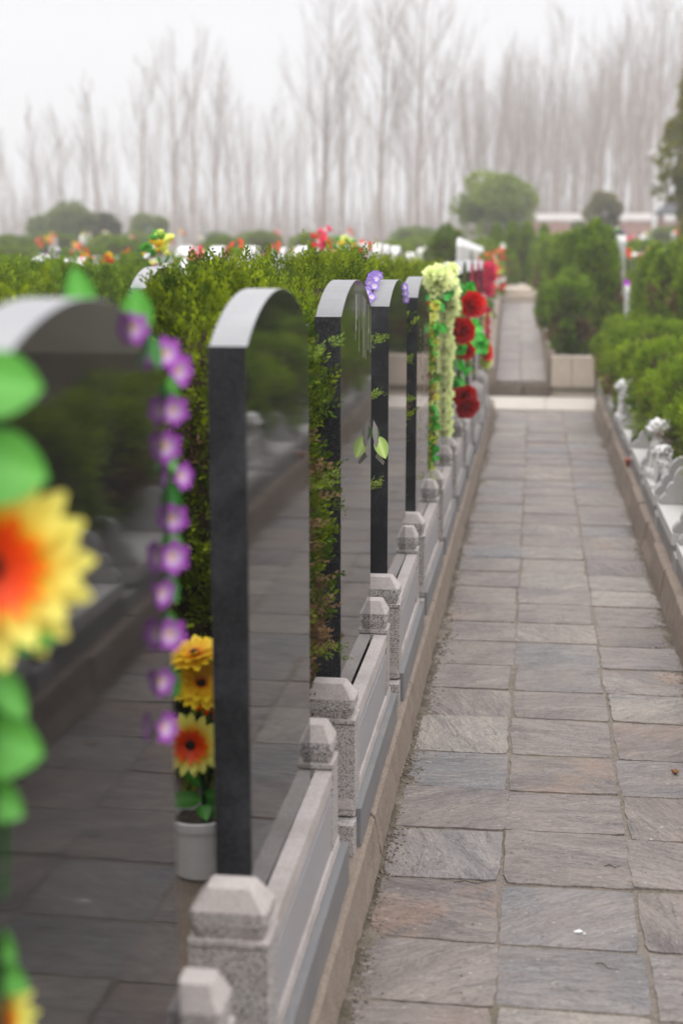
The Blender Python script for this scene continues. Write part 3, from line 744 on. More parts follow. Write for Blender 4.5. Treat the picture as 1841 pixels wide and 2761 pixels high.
# ---------------------------------------------------------------- flowers
def hexcol(*c): return tuple(((v/255)/12.92 if v<=10 else ((v/255+.055)/1.055)**2.4) for v in c)
def petal(b,M4,L_,W,cols,curl=.2,n=5,mi=0,notch=0,cup=.15):
    """strip petal along +x, z up, cols = list (t,color)"""
    vs=[];cs=[]
    for i in range(n+1):
        t=i/n; w=W*(math.sin(PI*min(1,.12+t*.80))**.6)*(1 if t<.98 else .35)/2
        z=curl*L_*t*t; x=L_*t
        for s in (-1,0,1):
            vs.append(M4@Vector((x,s*w,z+(cup*w if s else 0)))); 
            for k in range(len(cols)-1):
                if cols[k][0]<=t<=cols[k+1][0]:
                    u=(t-cols[k][0])/(cols[k+1][0]-cols[k][0]+1e-9); c=tuple(cols[k][1][q]*(1-u)+cols[k+1][1][q]*u for q in range(3)); break
            cs.append(c)
    fs=[]
    for i in range(n):
        for s in (0,1): a=i*3+s; fs.append((a,a+1,a+4,a+3))
    b.add(vs,fs,mi,cs)
YEL=hexcol(252,205,25); PALE=hexcol(245,245,130); ORG=hexcol(255,85,8); RED=hexcol(225,25,25); GRN=hexcol(85,160,55); DGRN=hexcol(38,115,28)
PUR=hexcol(178,80,196); WHT=hexcol(232,205,236); LIME=hexcol(215,235,150)
def disc(b,M4,r,h,col,n=14,mi=0):
    rings=[]
    for k in range(5):
        a=PI/2*k/4; rings.append([M4@Vector((r*math.cos(a)*math.cos(2*PI*i/n)+0,r*math.cos(a)*math.sin(2*PI*i/n),h*math.sin(a))) if k<4 else M4@Vector((0.0001*math.cos(2*PI*i/n),.0001*math.sin(2*PI*i/n),h)) for i in range(n)])
    b.loft(rings,mi,col,cap=False)
def gerbera(parent,loc,rot,R_,name='blossom',tipc=PALE,inner=.30):
    """flower facing local +z"""
    o_=MB(); rnd=random.Random(int(loc[2]*1000))
    for ring,(n,l,c) in enumerate([(17,1.0,.10),(15,.86,.22),(12,.55,.5)]):
        for i in range(n):
            a=2*PI*(i+.5*ring)/n+rnd.uniform(-.06,.06)
            m=Matrix.Rotation(a,4,'Z')@Matrix.Translation((R_*.10,0,.004*ring))@Matrix.Rotation(rnd.uniform(-.15,.1)-.1*ring,4,'Y')
            cols=[(0,ORG),(inner,ORG),(inner+.18,YEL),(.8,tipc),(1,tipc)] if ring<2 else ([(0,hexcol(230,60,10)),(.6,ORG),(1,hexcol(255,150,30))] if inner>.2 else [(0,ORG),(.4,YEL),(1,YEL)])
            petal(o_,m,R_*.9*l,R_*.30*(1 if ring<2 else .6),cols,curl=c*.5,n=7)
    o=o_.build(name,M['petal'],parent,smooth=True); o.location=loc; o.rotation_euler=rot
    c=MB(); disc(c,Matrix.Identity(4),R_*.15,R_*.10,(.012,.008,.006)); k=c.build('blossom_centre',M['petal'],o,smooth=True); k.location=(0,0,.008)
    return o
def leafobj(parent,loc,rot,L_,W,col,name='leaf',curl=.2,col2=None):
    b=MB(); vs=[]
    col2=col2 or tuple(min(1,x*1.15+.02) for x in col)
    n=9; V=[];CC=[]
    for i in range(n+1):
        t=i/n; w=W*math.sin(PI*(t**.85))**.75/2 if 0<t<1 else .0003
        for s in (-1,-.5,0,.5,1):
            V.append((L_*t,s*w,curl*L_*t*t+abs(s)*w*.22)); u=abs(s); CC.append(tuple(col2[q]*(1-u*.6)+col[q]*u*.6 for q in range(3)) if s else tuple(min(1,x*1.25+.03) for x in col2))
    F=[]
    for i in range(n):
        for s in range(4): a=i*5+s; F.append((a,a+1,a+6,a+5))
    b.add(V,F,0,CC); o=b.build(name,M['petal'],parent,smooth=True); o.location=loc; o.rotation_euler=rot; return o
def look(dirn,roll=0):
    d=Vector(dirn).normalized(); return (d.to_track_quat('Z','Y').to_matrix().to_4x4()@Matrix.Rotation(roll,4,'Z')).to_euler()
def lookx(dirn,roll=0):
    x=Vector(dirn).normalized(); nrm=Vector((.35,-1,.35)); nrm=(nrm-x*nrm.dot(x)).normalized(); y=nrm.cross(x)
    m=Matrix((x,y,nrm)).transposed(); return (m.to_4x4()@Matrix.Rotation(math.sin(roll*3)*.55,4,'X')).to_euler()

# big blurred gerbera garland at the left edge
r=empty('flower_garland',(0,0,0),0,'garland with a huge blurred yellow and orange flower at the left frame edge','garland')
b=MB(); b.tube([(-.445,1.08,1.45),(-.425,1.09,1.35),(-.432,1.085,1.2),(-.436,1.09,1.0),(-.45,1.09,.8),(-.452,1.09,.62)],[.0025]*6,6,0,DGRN); b.build('stem',M['petal'],r)
gerbera(r,(-.437,1.085,1.243),look((.35,-1,.10)),.087,tipc=hexcol(250,240,120)); gerbera(r,(-.475,1.075,1.285),look((-.2,-1,.3)),.05,tipc=ORG)
gerbera(r,(-.458,1.085,.838),look((.5,-1,.25)),.045)
for (x,y,z,d,l,w,cc) in [(-.445,1.075,1.395,(.9,.2,-.12),.062,.054,GRN),(-.450,1.075,1.333,(.9,.2,-.25),.070,.062,GRN),(-.448,1.08,1.352,(.3,-.2,.9),.05,.035,DGRN),
      (-.44,1.08,1.178,(.9,.1,.10),.062,.022,GRN),(-.445,1.08,1.165,(.55,.1,-.8),.060,.030,GRN),(-.455,1.08,1.098,(.9,.1,-.22),.062,.056,GRN),(-.458,1.08,1.055,(.8,.1,-.5),.05,.036,GRN),
      (-.462,1.08,.985,(.5,.1,-.7),.04,.03,DGRN),(-.466,1.08,.93,(.7,.1,-.6),.05,.03,GRN),(-.466,1.08,.895,(.8,.1,-.4),.055,.032,GRN)]:
    leafobj(r,(x,y,z),lookx(d,-1.1),l,w,cc)

# lilac garland beside the first headstone
def bud(parent,loc,d,s,name='blossom',c1=PUR,c2=WHT,n=6,sep=.55):
    b=MB()
    for i in range(n):
        a=2*PI*i/n; m=Matrix.Rotation(a,4,'Z')@Matrix.Rotation(-sep,4,'Y')@Matrix.Translation((s*.05,0,0))
        petal(b,m,s*.62,s*.52,[(0,c2),(.22,c2),(.62,c1),(1,c1)],curl=-.25,n=5,cup=.3)
    disc(b,Matrix.Translation((0,0,s*.02)),s*.10,s*.1,YEL,8)
    o=b.build(name,M['petal'],parent,smooth=True); o.location=loc; o.rotation_euler=look(d,loc[2]*31); return o
r=empty('flower_garland',(0,0,0),0,'lilac and white flower garland hanging down the edge of the nearest black headstone','garland')
PF=[(1.536,1.415),(1.647,1.379),(1.726,1.352),(1.679,1.308),(1.658,1.268),(1.708,1.223),(1.687,1.174),(1.657,1.132),(1.625,1.095),(1.64,1.040),(1.615,.988),(1.60,.935)]
b=MB(); b.tube([(-.445,y+.004,z) for y,z in [(1.45,1.425)]+PF]+[(-.45,1.66,.75)],[.002]*(len(PF)+2),5,0,DGRN); b.build('stem',M['petal'],r)
for i,(y,z) in enumerate(PF):
    bud(r,(-.437+.006*(i%2),y-.012,z-.003),(1,-1.0+.5*(i%3-1),.2*((i%2)-.5)),.029+.008*((i*7)%5)/5)
leafobj(r,(-.45,1.40,1.420),lookx((-.25,.05,1),.9),.060,.034,GRN); leafobj(r,(-.45,1.585,1.395),lookx((-.05,.03,1),.9),.060,.040,GRN)
for i,(y,z) in enumerate([(1.60,1.40),(1.68,1.345),(1.67,1.33),(1.66,1.27),(1.68,1.215),(1.67,1.16),(1.655,1.11),(1.65,1.06),(1.65,.99)]):
    leafobj(r,(-.437,y,z),lookx((.15,.2*(i%3-1),-1),.8*(i%3)-.6),.042,.020,GRN if i%2 else DGRN)

# flower pot with gerberas
r=empty('flower_pot',(-.603,2.47,base),0,'white plastic flower pot with yellow and orange gerberas between the first two headstones','flower pot')
b=MB(); prof=[(.046,.0),(.048,.003),(.062,.100),(.066,.101),(.068,.118),(.065,.120),(.060,.108),(.057,.098)]
b.loft([[(a*math.cos(2*PI*i/32),a*math.sin(2*PI*i/32),z) for i in range(32)] for a,z in prof]); b.build('pot',M['pot'],r,smooth=False,bevel=0)
b=MB(); b.add([(0,0,.104)]+[(.058*math.cos(2*PI*i/24),.058*math.sin(2*PI*i/24),.100+.003*math.sin(i*2.3)) for i in range(24)],[(0,i+1,(i+1)%24+1) for i in range(24)]); b.build('potting_soil',M['soil'],r)
b=MB(); b.tube([(.01,0,.085),(.012,-.005,.16),(.0,-.012,.255)],[.009,.006,.004],7,0,hexcol(20,70,15)); b.tube([(.01,0,.12),(.025,.01,.25),(.02,.01,.40)],[.004,.003,.003],6,0,hexcol(20,70,15)); b.build('stem',M['petal'],r)
gerbera(r,(-.004,-.040,.266),look((.12,-1,.10)),.062,tipc=hexcol(250,250,130))
gerbera(r,(.012,-.020,.372),look((.25,-.7,.95)),.060,tipc=hexcol(255,225,50),inner=.10)
gerbera(r,(.000,-.010,.425),look((-.15,-.25,1)),.060,tipc=hexcol(255,225,50),inner=.10)
gerbera(r,(.025,.030,.345),look((.5,-.6,.3)),.052,tipc=ORG)
for d,l,w,z in [((-1,-.5,.15),.075,.034,.145),((.9,-.5,.3),.06,.03,.150),((.3,-1,.1),.06,.03,.135),((-.4,.2,.8),.07,.03,.19),((.8,-.2,-.3),.06,.04,.140),((-.6,-.6,.9),.06,.02,.17)]:
    leafobj(r,(.008,-.005,z),lookx(d,.3),l,w,hexcol(55,130,20),curl=-.25)

# green plastic flower on the far edge of the third headstone
r=empty('plastic_flower',(-.428,3.84,0),0,'green petalled plastic flower in clear wrap stuck to a headstone edge','flower')
GP=hexcol(200,225,130)
leafobj(r,(.008,0,.990),lookx((.30,.05,-1),0),.066,.040,hexcol(150,190,80),name='petal',col2=GP)
leafobj(r,(.0,0,1.02),lookx((.05,0,-1),0),.05,.024,hexcol(60,110,30),name='leaf')
b=MB(); b.add([(-.002,-.01,1.035),(.009,-.01,1.015),(.013,-.01,.975),(.004,-.01,.95),(-.004,-.012,1.0)],[(0,1,2,3,4)]); b.add([(.008,.004,.945),(.028,.004,.918),(.024,.004,.908),(.002,.004,.930)],[(0,1,2,3)]); b.build('wrapping',M['tape'],r)

# lilac wreath over the fourth headstone
r=empty('flower_wreath',(0,0,0),0,'small lilac blossom wreath with a green leaf laid over an arched headstone','wreath')
R=random.Random(5); LV=hexcol(150,120,200); LW=hexcol(225,215,240)
pts=[]
for i in range(15):
    t=i/14; y=4.33+.30*t; pts.append((-.505-.0*t+.01*math.sin(i*2),y,1.318+.085*math.sin(PI*min(1,t*.62+.02))**.8+.0))
for i,p in enumerate(pts[:13]): bud(r,(p[0],p[1],p[2]+.004),(-.2+R.uniform(-.6,.6),-1,.4+R.uniform(-.3,.3)),.026,c1=LV,c2=LW)
for i in range(3): bud(r,(-.440,4.82+.025*i,1.365-.022*i),(.6,-1,.2),.024,c1=LV,c2=LW)
for i in range(12): bud(r,(-.500,4.32+.01*(i%2),1.26-.062*i),(-.7,-1,.0),.016,c1=LV,c2=LW)
b=MB(); b.tube([(-.503,4.33,1.30),(-.503,4.32,1.0),(-.500,4.325,.6)],[.0016]*3,5,0,DGRN); b.tube([(p[0],p[1]+.006,p[2]) for p in pts],[.002]*15,5,0,DGRN); b.build('stem',M['petal'],r)
leafobj(r,(-.505,4.315,1.335),lookx((-.12,-.2,-1),.8),.055,.036,GRN)
leafobj(r,(-.500,4.32,1.34),lookx((-.5,-.2,-.8),.4),.045,.03,GRN)

# long pale yellow garlands on the sixth headstone
def bloom(parent,loc,d,s,c1,c2,seed=0,name='blossom',layers=3,wd=.42):
    b=MB(); R=random.Random(seed)
    for k in range(layers):
        n=7-k
        for i in range(n):
            a=2*PI*(i+.5*k)/n+R.uniform(-.2,.2); m=Matrix.Rotation(a,4,'Z')@Matrix.Rotation(-.15-.42*k+R.uniform(-.15,.15),4,'Y')@Matrix.Translation((s*.04,0,0))
            petal(b,m,s*(.55-.08*k),s*wd,[(0,c2),(.4,c2),(1,c1)],curl=.15,n=4,cup=.35)
    o=b.build(name,M['petal'],parent,smooth=True); o.location=loc; o.rotation_euler=look(d,seed); return o
R=random.Random(12)
GY=6.40
r=empty('flower_garland',(0,0,0),0,'long garland of pale yellow green blossoms heaped over the sixth headstone, right strand','garland','pale yellow garlands')
protoB_=[bloom(r,(-.40,GY-.02,1.36),(.3,-1,.5),.062,hexcol(236,247,165),hexcol(250,252,215),0),bloom(r,(-.43,GY-.03,1.37),(-.3,-1,.6),.062,hexcol(232,246,165),hexcol(250,252,215),1)]
def more(protos,parent,loc,d,s=1):
    src=protos[R.randrange(len(protos))]; o=src.copy(); C.objects.link(o); o.parent=parent; o.location=loc; o.rotation_euler=look(d,R.random()*6); o.scale=(s,s,s); return o
for i in range(26):
    t=R.random(); more(protoB_,r,(-.475+.06*R.random(),GY-.02+.16*t,1.27+.135*R.random()),(R.uniform(-.8,.8),-1,R.uniform(-.3,1.2)),R.uniform(.8,1.25))
for i in range(40):
    t=R.random(); more(protoB_,r,(-.455+.065*R.random(),GY+.15+.55*t,1.26+.15*math.sin(PI*(.25+.72*t))-.10*R.random()*t-.06*R.random()),(R.uniform(-.6,1),-1,R.uniform(-.5,1.2)),R.uniform(.9,1.35))
z=1.24
while z>.57:
    more(protoB_,r,(-.421+R.uniform(-.004,.006),GY+.64,z),(R.uniform(-.2,.8),-1,.1),R.uniform(.8,1.05))
    if R.random()<.4: more(protoB_,r,(-.43,GY+.60,z-.02),(R.uniform(.1,.9),-1,.1),R.uniform(.6,.8))
    z-=.046
b=MB(); b.tube([(-.43,GY+.5,1.36),(-.428,GY+.64,1.2),(-.428,GY+.645,.53)],[.003]*3,5,0,DGRN); b.build('stem',M['petal'],r)
for i in range(18): leafobj(r,(-.45+.05*R.random(),GY-.02+.6*R.random(),1.36-.12*R.random()),lookx((R.uniform(-.5,.5),-.4,-R.random()),R.random()*3),.06,.034,hexcol(70,185,80))
r=empty('flower_garland',(0,0,0),0,'garland of yellow blossoms and green leaves hanging down the left of the sixth headstone','garland','pale yellow garlands')
YB=hexcol(225,215,70); YW=hexcol(250,245,150)
pr=[bloom(r,(-.44,GY-.04,1.24),(0,-1,.2),.05,YB,YW,4),bloom(r,(-.45,GY-.04,1.19),(0.3,-1,0),.05,LIME,YW,5)]
z=1.15; lf=leafobj(r,(-.42,GY-.03,1.16),lookx((.6,-.3,-.7),.5),.058,.038,hexcol(50,150,35))
while z>.44:
    more(pr,r,(-.462+R.uniform(-.008,.008),GY-.04,z),(R.uniform(-.6,.3),-1,.2),R.uniform(.85,1.15)); 
    if R.random()<.6: more(pr,r,(-.440+R.uniform(-.006,.006),GY-.035,z+.02),(.6,-1,.0),R.uniform(.6,.8))
    for q in range(3):
        o=lf.copy(); C.objects.link(o); o.parent=r; o.location=(-.450+R.uniform(-.018,.012),GY-.03,z+R.uniform(-.03,.03)); o.rotation_euler=lookx((R.uniform(-.8,.8),-.5,R.uniform(-1,.3)),R.random()*3)
    z-=.048
b=MB(); b.tube([(-.455,GY,1.35),(-.455,GY-.02,1.2),(-.455,GY-.02,.42)],[.003]*3,5,0,DGRN); b.build('stem',M['petal'],r)

# red roses
r=empty('flower_garland',(0,0,0),0,'garland of big red roses with bright green leaves hanging in front of the eighth headstone','garland')
DR=hexcol(150,5,15)
def rose(loc,d,s,seed,c1=hexcol(238,18,22),c2=hexcol(185,6,12)): 
    return bloom(r,loc,d,s,c1,c2,seed,layers=5,wd=.66)
rose((-0.359,8.09,1.172),(.7,-1,.3),.148,1); rose((-0.401,8.04,1.033),(-.1,-1,.1),.142,2); rose((-0.393,8.21,0.913),(.3,-1,-.3),.10,3); rose((-0.328,9.01,0.845),(1,-.7,.5),.137,4)
rose((-0.385,7.98,0.674),(.2,-1,-.2),.13,5,hexcol(205,20,28)); rose((-0.370,7.96,0.620),(.5,-.9,-.5),.13,6,hexcol(195,18,28))
rose((-0.314,9.12,0.776),(.8,-1,0),.09,7,LIME,PALE); rose((-0.439,8.09,1.141),(0,-1,0),.07,8,LIME,PALE)
rose((-0.456,8.32,1.215),(0,-1,.1),.07,9,hexcol(140,20,30))
b=MB(); b.tube([(-0.422,8.15,1.318),(-0.405,8.09,1.158),(-0.410,8.09,0.930),(-0.422,8.09,0.702),(-0.424,8.09,0.588)],[.004]*5,6,0,DGRN); b.tube([(-0.405,8.09,1.101),(-0.353,8.32,0.998),(-0.319,8.78,0.896),(-0.319,9.06,0.816)],[.004]*4,6,0,DGRN); b.build('stem',M['petal'],r)
for i in range(66):
    t=R.random()
    if i<22: p=(-.382+R.uniform(-.034,.034),8.15,1.158+.16*t)
    elif i<46: p=(-.376+.057*t+R.uniform(-.02,.02),8.2+.68*t,1.067-.19*t+R.uniform(-.02,.02))
    else: p=(-.412+R.uniform(-.014,.022),8.1,.59+.39*t)
    leafobj(r,p,lookx((R.uniform(-1,1),-.6,R.uniform(-1,.5)),R.random()*3),.072,.055,hexcol(45,165,30) if i%2 else hexcol(75,190,60))
# thin pink sprays farther on
r=empty('flower_garland',(0,0,0),0,'thin pink flower spray hanging near the far end of the left row','garland')
pk=[bloom(r,(-.36,11.0,1.02),(.4,-1,0),.05,hexcol(235,70,110),hexcol(220,50,90),3)]
for i in range(12): more(pk,r,(-.36+R.uniform(-.012,.012),11.0,1.0-.022*i+R.uniform(-.01,.01)),(.4,-1,0),R.uniform(.6,.9))
b=MB(); b.tube([(-.365,11.0,1.10),(-.36,11.0,.72),(-.358,11.0,.52)],[.003]*3,5,0,DGRN); b.build('stem',M['petal'],r)
r=empty('flower_garland',(0,0,0),0,'bright pink flower bunch over the farthest black headstone','garland')
for i in range(16): more(pk,r,(-.42+R.uniform(-.05,.06),12.1+R.uniform(-.2,.3),1.33-.10*R.random()**2*2.6),(.4,-1,.3),R.uniform(1.2,1.8))

# ---------------------------------------------------------------- flower bunches among the far graves
def bunch_mesh(cols,seed,n=16,r=.10,s=.085):
    b=MB(); R=random.Random(seed)
    for k in range(n):
        a=R.random()*2*PI; q=r*math.sqrt(R.random()); p=Vector((q*math.cos(a),q*math.sin(a),R.uniform(0,.16)))
        c=cols[R.randrange(len(cols))]; m0=Matrix.Translation(p)@look((R.uniform(-1,1),R.uniform(-1,1),.8)).to_matrix().to_4x4()
        for L2 in range(2):
            for i in range(6):
                petal(b,m0@Matrix.Rotation(2*PI*(i+.5*L2)/6,4,'Z')@Matrix.Rotation(-.3-.4*L2,4,'Y'),s*.5,s*.42,[(0,c),(1,tuple(min(1,x*1.2+.03) for x in c))],n=3)
    for k in range(8):
        a=R.random()*2*PI; m0=Matrix.Translation((r*.6*math.cos(a),r*.6*math.sin(a),R.uniform(-.04,.08)))@Matrix.Rotation(a,4,'Z')@Matrix.Rotation(-R.uniform(-.3,.9),4,'Y')
        petal(b,m0,.09,.04,[(0,DGRN),(1,GRN)],n=3)
    me=b.build('bunch',M['petal'],None,smooth=True); d=me.data; bpy.data.objects.remove(me); return d
PINK=hexcol(235,80,120); LPK=hexcol(245,190,200); WH=hexcol(240,240,235); ORN=hexcol(235,90,40)
BM=[bunch_mesh([RED,ORN,GRN],1),bunch_mesh([YEL,PALE,GRN],2),bunch_mesh([WH,LPK,PALE],3),bunch_mesh([PINK,RED,WH],4),bunch_mesh([ORN,YEL,RED],5),bunch_mesh([WH,GRN,PUR],6)]
BN=['red','yellow','white','pink','orange','lilac and white']
def bunch(x,y,z,k,s,label,group=None):
    o=bpy.data.objects.new('flower_bunch',BM[k]); C.objects.link(o); o.location=(x,y,z); o.scale=(s,s,s) if not hasattr(s,'__len__') else s; o.rotation_euler=(0,0,R.random()*6)
    return tag(o,label,'flowers',group)
# ---------------------------------------------------------------- second terrace white headstones, and other rows
def simple_stone(loc,L_,h,th,label,group,m,name='headstone'):
    out=arch_outline(L_,h-.08,h,n=14); n=len(out); b=MB()
    f=[(0,y,z) for y,z in out]; k=[(-th,y,z) for y,z in out]
    b.add(f,[tuple(range(n))],0); b.add(k,[tuple(range(n))[::-1]],0)
    for i in range(n):
        j=(i+1)%n; b.add([f[i],k[i],k[j],f[j]],[(0,1,2,3)],1)
    o=b.build(name,m,None)
    o.location=loc; return tag(o,label,'headstone',group)
wm=[M['white_stone'],M['marble']]
dm=[M['polished'],M['arch_stone']]
s0=simple_stone((-.76,14.7,.42),.30,1.16,.05,'nearest white headstone of the row on the upper left terrace','white headstones on the upper left terrace',wm)
for i in range(1,8):
    y=14.7+1.1*i; o=s0.copy(); C.objects.link(o); o.location=(-.76-.01*i,y,.42-.014*i); o['label']=ORD[i]+' white headstone of the row on the upper left terrace'
# flowers hanging by the upper path's left edge
UF=[(-.62,15.9,1.25,1,1.1),(-.60,16.2,1.05,4,1.1),(-.58,16.6,1.38,0,1.0),(-.60,17.2,1.2,1,1.1),(-.56,17.6,.98,0,1.1),(-.57,18.2,1.3,4,1.2),(-.55,18.9,1.1,2,1.2),(-.55,19.4,1.42,0,1.1),(-.54,20.2,1.2,0,1.1),(-.55,21.,1.3,2,1.2),(-.53,21.6,1.05,0,1.0),(-.56,15.2,.95,3,1.0),(-.58,15.0,1.15,0,.9)]
UN=['lowest','middle','upper','topmost']
for i,(x,y,z,k,s_) in enumerate(UF):
    bunch(x,y,z-.1,k,s_*.8,'blurred '+BN[k]+' artificial flowers on the upper left terrace edge, '+ORD[i]+' from the step','flowers along the upper left terrace')
GST=None
def strip_garland(x,y,z0,z1,label,cols,seed):
    b=MB(); R2=random.Random(seed); z=z1
    while z>z0:
        c=cols[R2.randrange(len(cols))]; m0=Matrix.Translation((x+R2.uniform(-.04,.04),y+R2.uniform(-.03,.03),z))@look((R2.uniform(-.5,.7),-1,R2.uniform(-.2,.5))).to_matrix().to_4x4()
        for i in range(7): petal(b,m0@Matrix.Rotation(2*PI*i/7,4,'Z')@Matrix.Rotation(-.35,4,'Y'),.05,.045,[(0,c),(1,c)],n=3)
        z-=.022
    return tag(b.build('flower_garland',M['petal'],None,smooth=True),label,'garland')
strip_garland(-.56,18.0,.55,1.35,'leafy green and red garland hanging at the upper path, left side',[GRN,DGRN,RED,GRN],1)
strip_garland(-.56,16.0,.6,1.3,'yellow and green garland hanging at the start of the upper path',[GRN,YEL,ORN,LIME],2)
strip_garland(-.50,20.5,.85,1.5,'pale and red garland hanging far along the upper path',[WH,RED,GRN],3)
strip_garland(.04,24.0,1.0,1.72,'orange topped green garland right of the dark cypresses at the path end',[ORN,GRN,WH,ORN],4)
# second row headstone (black) behind the hedge
simple_stone((-1.53,5.55,.33),.6,1.085,.07,'black headstone of the second row, half hidden behind the hedge','second row headstones',dm)
o=simple_stone((-1.72,6.55,.33),.18,1.19,.07,'slim white headstone topped with yellow and white flowers behind the hedge','second row headstones',wm)
bunch(-1.74,6.5,1.44,1,.75,'yellow and white flowers topping the slim white headstone'); bunch(-1.72,6.45,1.38,2,.5,'white flowers just under the yellow ones on the slim white headstone'); bunch(-1.60,6.4,1.18,1,.4,'single yellow bloom low on the slim white headstone')
# rows in the left middle distance: small egg topped white stones
rowW=simple_stone((-2.60,10.6,.33),.45,1.17,.10,'nearest pale headstone of the row peeping over the left hedge','pale headstones peeping over the left hedge',wm)
k=0
for (x,y,h) in [(-2.42,10.9,1),(-2.22,11.2,1),(-2.02,11.4,.99),(-1.86,11.6,1.0),(-1.75,11.9,1.0),(-1.64,12.1,1.01),(-1.55,12.3,1.01),(-1.46,12.5,1.02),(-1.40,12.9,1.02),(-1.36,13.2,1.01),(-1.30,13.6,1.0)]:
    k+=1; o=rowW.copy(); C.objects.link(o); o.location=(x,y,.33); o.scale=(1,1,h); o['label']=ORD[k]+' pale headstone of the row peeping over the left hedge'
bunch(-1.62,10.9,1.44,3,(.9,.9,1.1),'large round pink and red flower ball above the left hedge')
bunch(-2.2,10.4,1.42,0,.7,'red and green flowers among the egg shaped white headstones')
bunch(-2.02,11.0,1.42,0,.6,'red flowers right of the egg shaped white headstones'); bunch(-1.50,11.3,1.42,1,.9,'yellow green flowers right of the pink flower ball')
bunch(-1.40,11.6,1.42,0,.7,'orange red flowers between the pale headstones by the pink ball')
# hedge rows beyond
far=colshrub((-2.3,4.6,.33),'hedge shrub at the left edge, in the second hedge row','hedge shrubs of the farther left rows',.42,.55,1.09,70,n=3600,prof=ROUND,tip=(.20,.29,.02),deep=(.07,.11,.014))
far2=colshrub((-2.5,5.9,.33),'second shrub of the second hedge row at left','hedge shrubs of the farther left rows',.42,.6,1.08,71,n=3200,prof=ROUND,tip=(.19,.28,.02),deep=(.065,.105,.014))
spots=[]
for row,(x0,ya,yb) in enumerate([(-2.35,7.2,10.2),(-3.5,6.6,13.5),(-5.0,8,14),(-6.6,10,14)]):
    y=ya
    while y<yb: spots.append((x0+R.uniform(-.1,.1),y)); y+=1.12
for y in (15.6,18.2,21,24,28,33,40,48):
    x=-1.5 if y<20 else -.9
    xl=-.36*y-1
    step=.8+.035*y
    while x>xl: spots.append((x,y+R.uniform(-.3,.3))); x-=step*R.uniform(.85,1.5)
for y in (16.5,19.5,23.5,29,36,45):
    x=1.15+.02*y; xr=.115*y+.4; step=.7+.03*y
    while x<xr: spots.append((x,y)); x+=step
nS=0
for i,(x,y) in enumerate(spots):
    o=copy_tree((far,far2)[i%2]); o.location=(x,y,gz(y) if y>14.4 else .33); s_=R.uniform(.95,1.03)
    if y>14: s_*= .72+.25*R.random()
    if y>30: s_*=1.05
    o.scale=(s_*(1+max(0,y-14)*.03),s_,s_*(.95 if y>14 else .95)); o.rotation_euler=(0,0,R.random()*6 if y>14 else 0)
    side='left' if x<0 else 'right'
    if y<14.4: o['label']='hedge shrub in the nearer rows left of the path, hidden up to its top'; 
    elif y<26: o['label']='blurred hedge shrub on the terrace beyond the step, '+side+' of the path'
    else: o['label']='small far hedge shrub before the bare trees, '+side+' of the path'
    o['group']={True:'nearer left hedge rows',False:('terrace hedges ' if y<26 else 'far hedges ')+side}[y<14.4]
# scattered flowers and pale stones among the far rows
rows_f=[]
for i in range(95):
    y=R.choice([9,10,11.5,13,16.8,19.5,22.5,26,30,36,44]); 
    a=R.uniform(-.36,-.05) if R.random()<.72 else R.uniform(.045,.115)
    x=a*y*1.0
    if y<14 and (x>-1.9 or a>0): continue
    if -1.0<x<.9 and y<26: continue
    z=(gz(y) if y>14.4 else .33)
    k_=R.choice([0,0,1,2,2,3,4,4,5]); zz=z+1.0+R.uniform(-.05,.08)
    if y>14.4: zz=z+.80+R.uniform(-.05,.12)
    side='left' if x<0 else 'right'
    bunch(x,y,zz,k_,R.uniform(.6,1.0)*(1+max(0,y-14)*.012)*(.6 if y<14 else .9),'blurred '+BN[k_]+' artificial flowers in the far graves '+side+' of the path','far '+BN[k_]+' flowers '+side)
    if R.random()<.75:
        o=rowW.copy(); C.objects.link(o); o.location=(x-.05,y+.15,z); o.scale=(1.1,.7,.80 if y>14.4 else .93); o['label']='blurred pale headstone among the far graves '+side+' of the path'; o['group']='far pale headstones '+side
# right side pale stones behind the cone cypress
tag_=0
for i,(x,y,h) in enumerate([(.93,15.6,1.03),(.97,16.4,1.0),(.905,14.3,.74),(.915,13.9,.62),(.93,13.5,.51)]):
    o=rowW.copy(); C.objects.link(o); o.location=(x,y,gz(y) if y>14.46 else .25); o.scale=((.95,.4,h) if i<2 else (.45,.15,h)); o['label']=['tall white headstone glimpsed just right of the cone cypress','second white headstone glimpsed right of the cone cypress','short white stone right of the cone cypress right under the purple flower','shorter white stone just nearer than the one under the purple flower','shortest white stone between the right hand cypresses'][i]; o['group']='white stones right of the cone cypress'
bunch(.86,15.4,1.60,5,.5,'green and white flowers topping the tall white headstone right of the cone cypress')
b_=MB()
for i in range(8): petal(b_,Matrix.Rotation(2*PI*i/8,4,'Z')@Matrix.Rotation(-.3,4,'Y'),.042,.036,[(0,PUR),(1,hexcol(190,80,200))],n=4)
o=b_.build('plastic_flower',M['petal'],None,smooth=True); o.location=(.88,14.4,1.14); o.rotation_euler=look((0,-1,.4)); tag(o,'single bright purple flower between the right hand cypresses','flower')
o=bpy.data.objects.new('plastic_flower',pk[0].data); C.objects.link(o); o.location=(.80,9.35,.44); o.scale=(1.5,)*3; o.rotation_euler=look((-.3,-1,.3)); tag(o,'magenta flower beside the hedge behind the far white lion','flower')
# little terracotta pot
b=MB(); b.loft([[(a*math.cos(2*PI*i/20),a*math.sin(2*PI*i/20),z) for i in range(20)] for a,z in [(.013,0),(.019,.04),(.022,.041),(.022,.050),(.018,.049)]])
o=b.build('clay_pot',M['terracotta'],None,smooth=True); o.location=(.592,8.92,.151); tag(o,'tiny red clay pot standing on the right kerb','pot')

